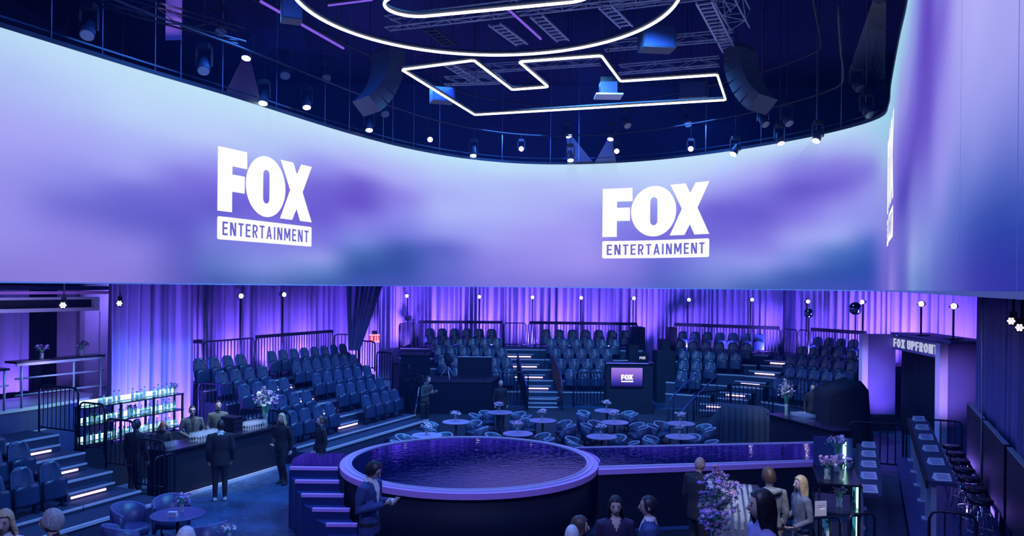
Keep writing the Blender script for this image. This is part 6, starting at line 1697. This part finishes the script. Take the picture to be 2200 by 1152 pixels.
    if glasses:
        g = M()
        for sx in (-1, 1):
            if glasses == 'dark': g.ell((sx * .032, -.096, .006), (.026, .004, .018), 10, 6)
            else: g.tube([(sx * .032 + .025 * math.cos(a), -.098, .006 + .018 * math.sin(a)) for a in [2 * PI * q / 12 for q in range(12)]], .0028, 5, closed=True)
            g.tube([(sx * .056, -.094, .010), (sx * .080, .0, .006)], .0028, 5)
        g.tube([(-.008, -.099, .010), (.008, -.099, .010)], .0028, 5)
        att('glasses', g.mesh('glasses', MT['black_gloss']), (0, 0, 0))
    return root

FWD = lambda x, y: math.atan2(x, -y)      # turn so that the figure faces world direction (x, y)
def stand(u, v, h, zf=0.0):
    """floor point for a figure of height h standing on level zf whose head top shows at pixel (u, v)"""
    p = onz(u, v, zf + h); return Vector((p.x, p.y, zf))
TERR = .85
struct('floor_terrace', M().box((-4.5, 5.9, TERR / 2), (15, 5.6, TERR)), MT['navy_deck'])
struct('floor_terrace_middle', M().box((.75, 9.0, .3), (3.0, 2.6, .6)), MT['navy_deck'])
struct('floor_plinth', M().box((-2.25, 11.2, .25), (1.6, 1.5, .5)), MT['navy_deck'])
struct('floor_bar_apron', M().box((4.95, 12.0, .12), (1.7, 2.0, .24)), MT['navy_deck'])
struct('floor_terrace_right', M().box((1.95, 6.0, .775), (1.4, 2.0, 1.55)), MT['navy_deck'])

HOLD = (((-.25, .02, 1.12), (-.09, -.27, 1.20)), ((.25, .02, 1.12), (.06, -.30, 1.24)))
p = stand(795, 990, 1.82, .5)
person('man in navy jacket and glasses looking down at his phone before the round stage', p, FWD(.96, -.28), 1.82, 'navy', 'black', 'black', 'l', ('curly', 'dark', 0), (((-.27, .04, 1.13), (-.10, -.26, 1.20)), ((.25, .0, 1.14), (.0, -.36, 1.22))), head=(.45, 0, 0), jacket=True, vee=(1.02, .075, 4), collar=True, glasses='clear', curl=1.1, build=1.05)
f = Vector((.96, -.28, 0)); ph = M(); ph.box((0, 0, 0), (.075, .012, .15)); ph.box((0, -.007, 0), (.068, .002, .138))
o = ph.build('phone', MT['black_gloss']); o.location = p + f * .50 + Vector((-.02, -.03, 1.33)); o.rotation_euler = (-.7, 0, FWD(-.96, .28)); tag(o, 'dark phone held up by the man in the navy jacket', 'phone')
p = stand(1322, 1066, 1.68, .6)
person('dark-haired woman in a plum V-neck blouse facing the viewer', p, FWD(.05, -1), 1.68, 'plum', 'black', 'black', 'l', ('long', 'dark', .26), (((-.25, .02, 1.10), (-.12, -.22, 1.06)), ((.25, .02, 1.10), (.10, -.24, 1.08))), head=(.1, 0, -.1), vee=(1.33, .055, 0))
gl = link('tumbler', TG, None, p + Vector((.02, -.34, 1.03))); tag(gl, 'clear tumbler in the hands of the dark-haired woman', 'glass')
p = stand(1396, 1067, 1.76, .6)
person('man in blue jacket with white collar turned towards the dark-haired woman', p, FWD(-.85, .1), 1.76, 'navy', 'black', 'black', 'm', ('short', 'dark', 0), jacket=True, collar=True, vee=(1.2, .03, 4))
p = stand(1243, 1111, 1.64, .6)
person('woman with long dark hair in profile beside the grey-haired head', p, FWD(1, -.1), 1.64, 'black', 'black', 'black', 'l', ('long', 'brown', .22))
p = stand(1229, 1131, 1.62, .6)
person('grey-haired person seen from behind at the lower edge', p, FWD(.1, 1), 1.62, 'charcoal', 'black', 'black', 'l', ('short', 'white', 0))
p = stand(1501, 983, 1.88)
person('tall bald man in a black suit before the runway', p, FWD(.75, .5), 1.88, 'black', 'black', 'black', 'm', ('bald', 'dark', 0), jacket=True, build=1.08, head=(.1, 0, 0))
p = stand(1640, 1055, 1.70, 1.55)
person('woman with long straight dark hair in a lavender shirt, nearest the glasses', p, FWD(-1, -.02), 1.70, 'lav', 'black', 'black', 'l', ('long', 'dark', .30), (((-.25, .0, 1.12), (-.2, -.24, 1.05)), ((.25, .02, 1.12), (.22, -.10, .88))), collar=None)
p = stand(1654, 1008, 1.84, .24)
person('man in a grey hooded top with tied-up hair, seen from behind at the right bar', p, FWD(-.15, 1), 1.84, 'grey', 'black', 'black', 'm', ('curly', 'brown', 0), hoodie=True, build=1.08, head=(.2, 0, 0))
p = stand(1722, 1024, 1.70, .24)
person('woman with wavy blonde hair in a denim shirt looking left at the right bar', p, FWD(-.95, -.15), 1.70, 'denim', 'black', 'black', 'l', ('long', 'blonde', .34), (((-.25, .02, 1.12), (-.2, -.22, 1.02)), ((.25, .02, 1.12), (.16, -.22, 1.0))))
# left bar
p = Vector(at(469, 857, 20.3)); p.z = 0
person('bartender woman in an olive jumper standing behind the left bar', (p.x, p.y, 0), FWD(.45, -.9), 1.80, 'green', 'black', 'black', 'l', ('pony', 'dark', 0), (((-.25, .03, 1.12), (-.20, -.15, .93)), ((.25, .03, 1.12), (.18, -.16, .93))), collar=True, shirt='black')
p = Vector(at(413, 872, 19.6)); p.z = 0
person('bartender man in an open charcoal shirt and dark glasses behind the left bar', (p.x, p.y, 0), FWD(.5, -.86), 1.77, 'charcoal', 'black', 'black', 'l', ('short', 'dark', 0), (((-.27, .0, 1.12), (-.05, -.30, 1.0)), ((.27, .0, 1.12), (.05, -.32, 1.0))), glasses='dark', vee=(1.05, .06, 4), shirt='black', build=1.08)
p = Vector(at(368, 906, 18.2)); p.z = 0
person('auburn-haired person leaning over the left bar worktop', (p.x - .36, p.y + .2, 0), FWD(.7, -.7), 1.62, 'black', 'black', 'black', 'l', ('long', 'auburn', .12), (((-.25, -.10, 1.10), (-.10, -.38, 1.13)), ((.25, -.10, 1.10), (.12, -.40, 1.13))), head=(.45, 0, 0), lean=.25)
p = R(12.47, -14.62)
person('shadowed person in black with cropped hair at the near end of the left bar', p, FWD(.2, 1), 1.80, 'black', 'black', 'black', 'd', ('short', 'dark', 0), build=1.1)
p = stand(474, 903, 1.78)
person('man in a long black suit seen from behind at the left bar', p, FWD(-.35, .93), 1.78, 'black', 'black', 'white', 'm', ('short', 'dark', 0), jacket=True, collar=True, build=1.05)
p = stand(606, 889, 1.70)
person('blonde woman in black boots with a patterned cape walking beside the stage steps', p, FWD(-.35, -.93), 1.70, 'black', 'black', 'black', 'l', ('long', 'blonde', .24), (((-.25, .02, 1.12), (-.12, -.20, 1.02)), ((.27, .06, 1.12), (.28, .0, .86))), legs=(((.10, -.08, .50), (.10, .05, .09)), ((-.10, .04, .50), (-.10, .14, .09))))
p = stand(690, 894, 1.68)
person('woman in black with hair tied back behind the stage landing', p, FWD(-.8, -.6), 1.68, 'black', 'black', 'black', 'l', ('pony', 'brown', 0))
# back of the hall
p = stand(1076, 818, 1.62)
person('grey-haired man in black below the seats left of the middle stairs', p, FWD(.2, -1), 1.62, 'black', 'black', 'black', 'l', ('short', 'grey', 0), glasses='clear')
p = Vector(at(1747, 830, 25.6)); p.z = 0
person('bartender in black with slicked hair behind the far-right bar', (p.x, p.y, 0), FWD(-.4, -.9), 1.75, 'black', 'black', 'black', 'l', ('slick', 'dark', 0))
p = stand(905, 806, 1.78)
person('camera operator in dark clothes bent behind the floor camera', (p.x + .15, p.y - .2, 0), FWD(.7, -.6), 1.78, 'charcoal', 'black', 'black', 'l', ('short', 'brown', 0), (((-.25, -.10, 1.10), (-.10, -.32, 1.22)), ((.25, -.10, 1.10), (.12, -.34, 1.22))), lean=.2)
# lower left corner
p = stand(12, 1095, 1.68, TERR)
person('blonde woman in white at the lower left corner', p, FWD(.25, -1), 1.68, 'white', 'black', 'black', 'l', ('long', 'blonde', .24), head=(.15, 0, 0))
p = stand(116, 1095, 1.76, TERR)
person('man with grey swept-back hair in profile at the lower left', p, FWD(-1, -.1), 1.76, 'black', 'black', 'black', 'l', ('short', 'grey', 0))
p = stand(398, 1138, 1.36, TERR)
person('white-haired person seated at the lower edge before the round table', (p.x, p.y, TERR - .38), FWD(.1, 1), 1.74, 'charcoal', 'black', 'black', 'l', ('curly', 'white', 0), legs=(((.12, -.42, .86), (.12, -.40, .48)), ((-.12, -.42, .86), (-.12, -.40, .48))))
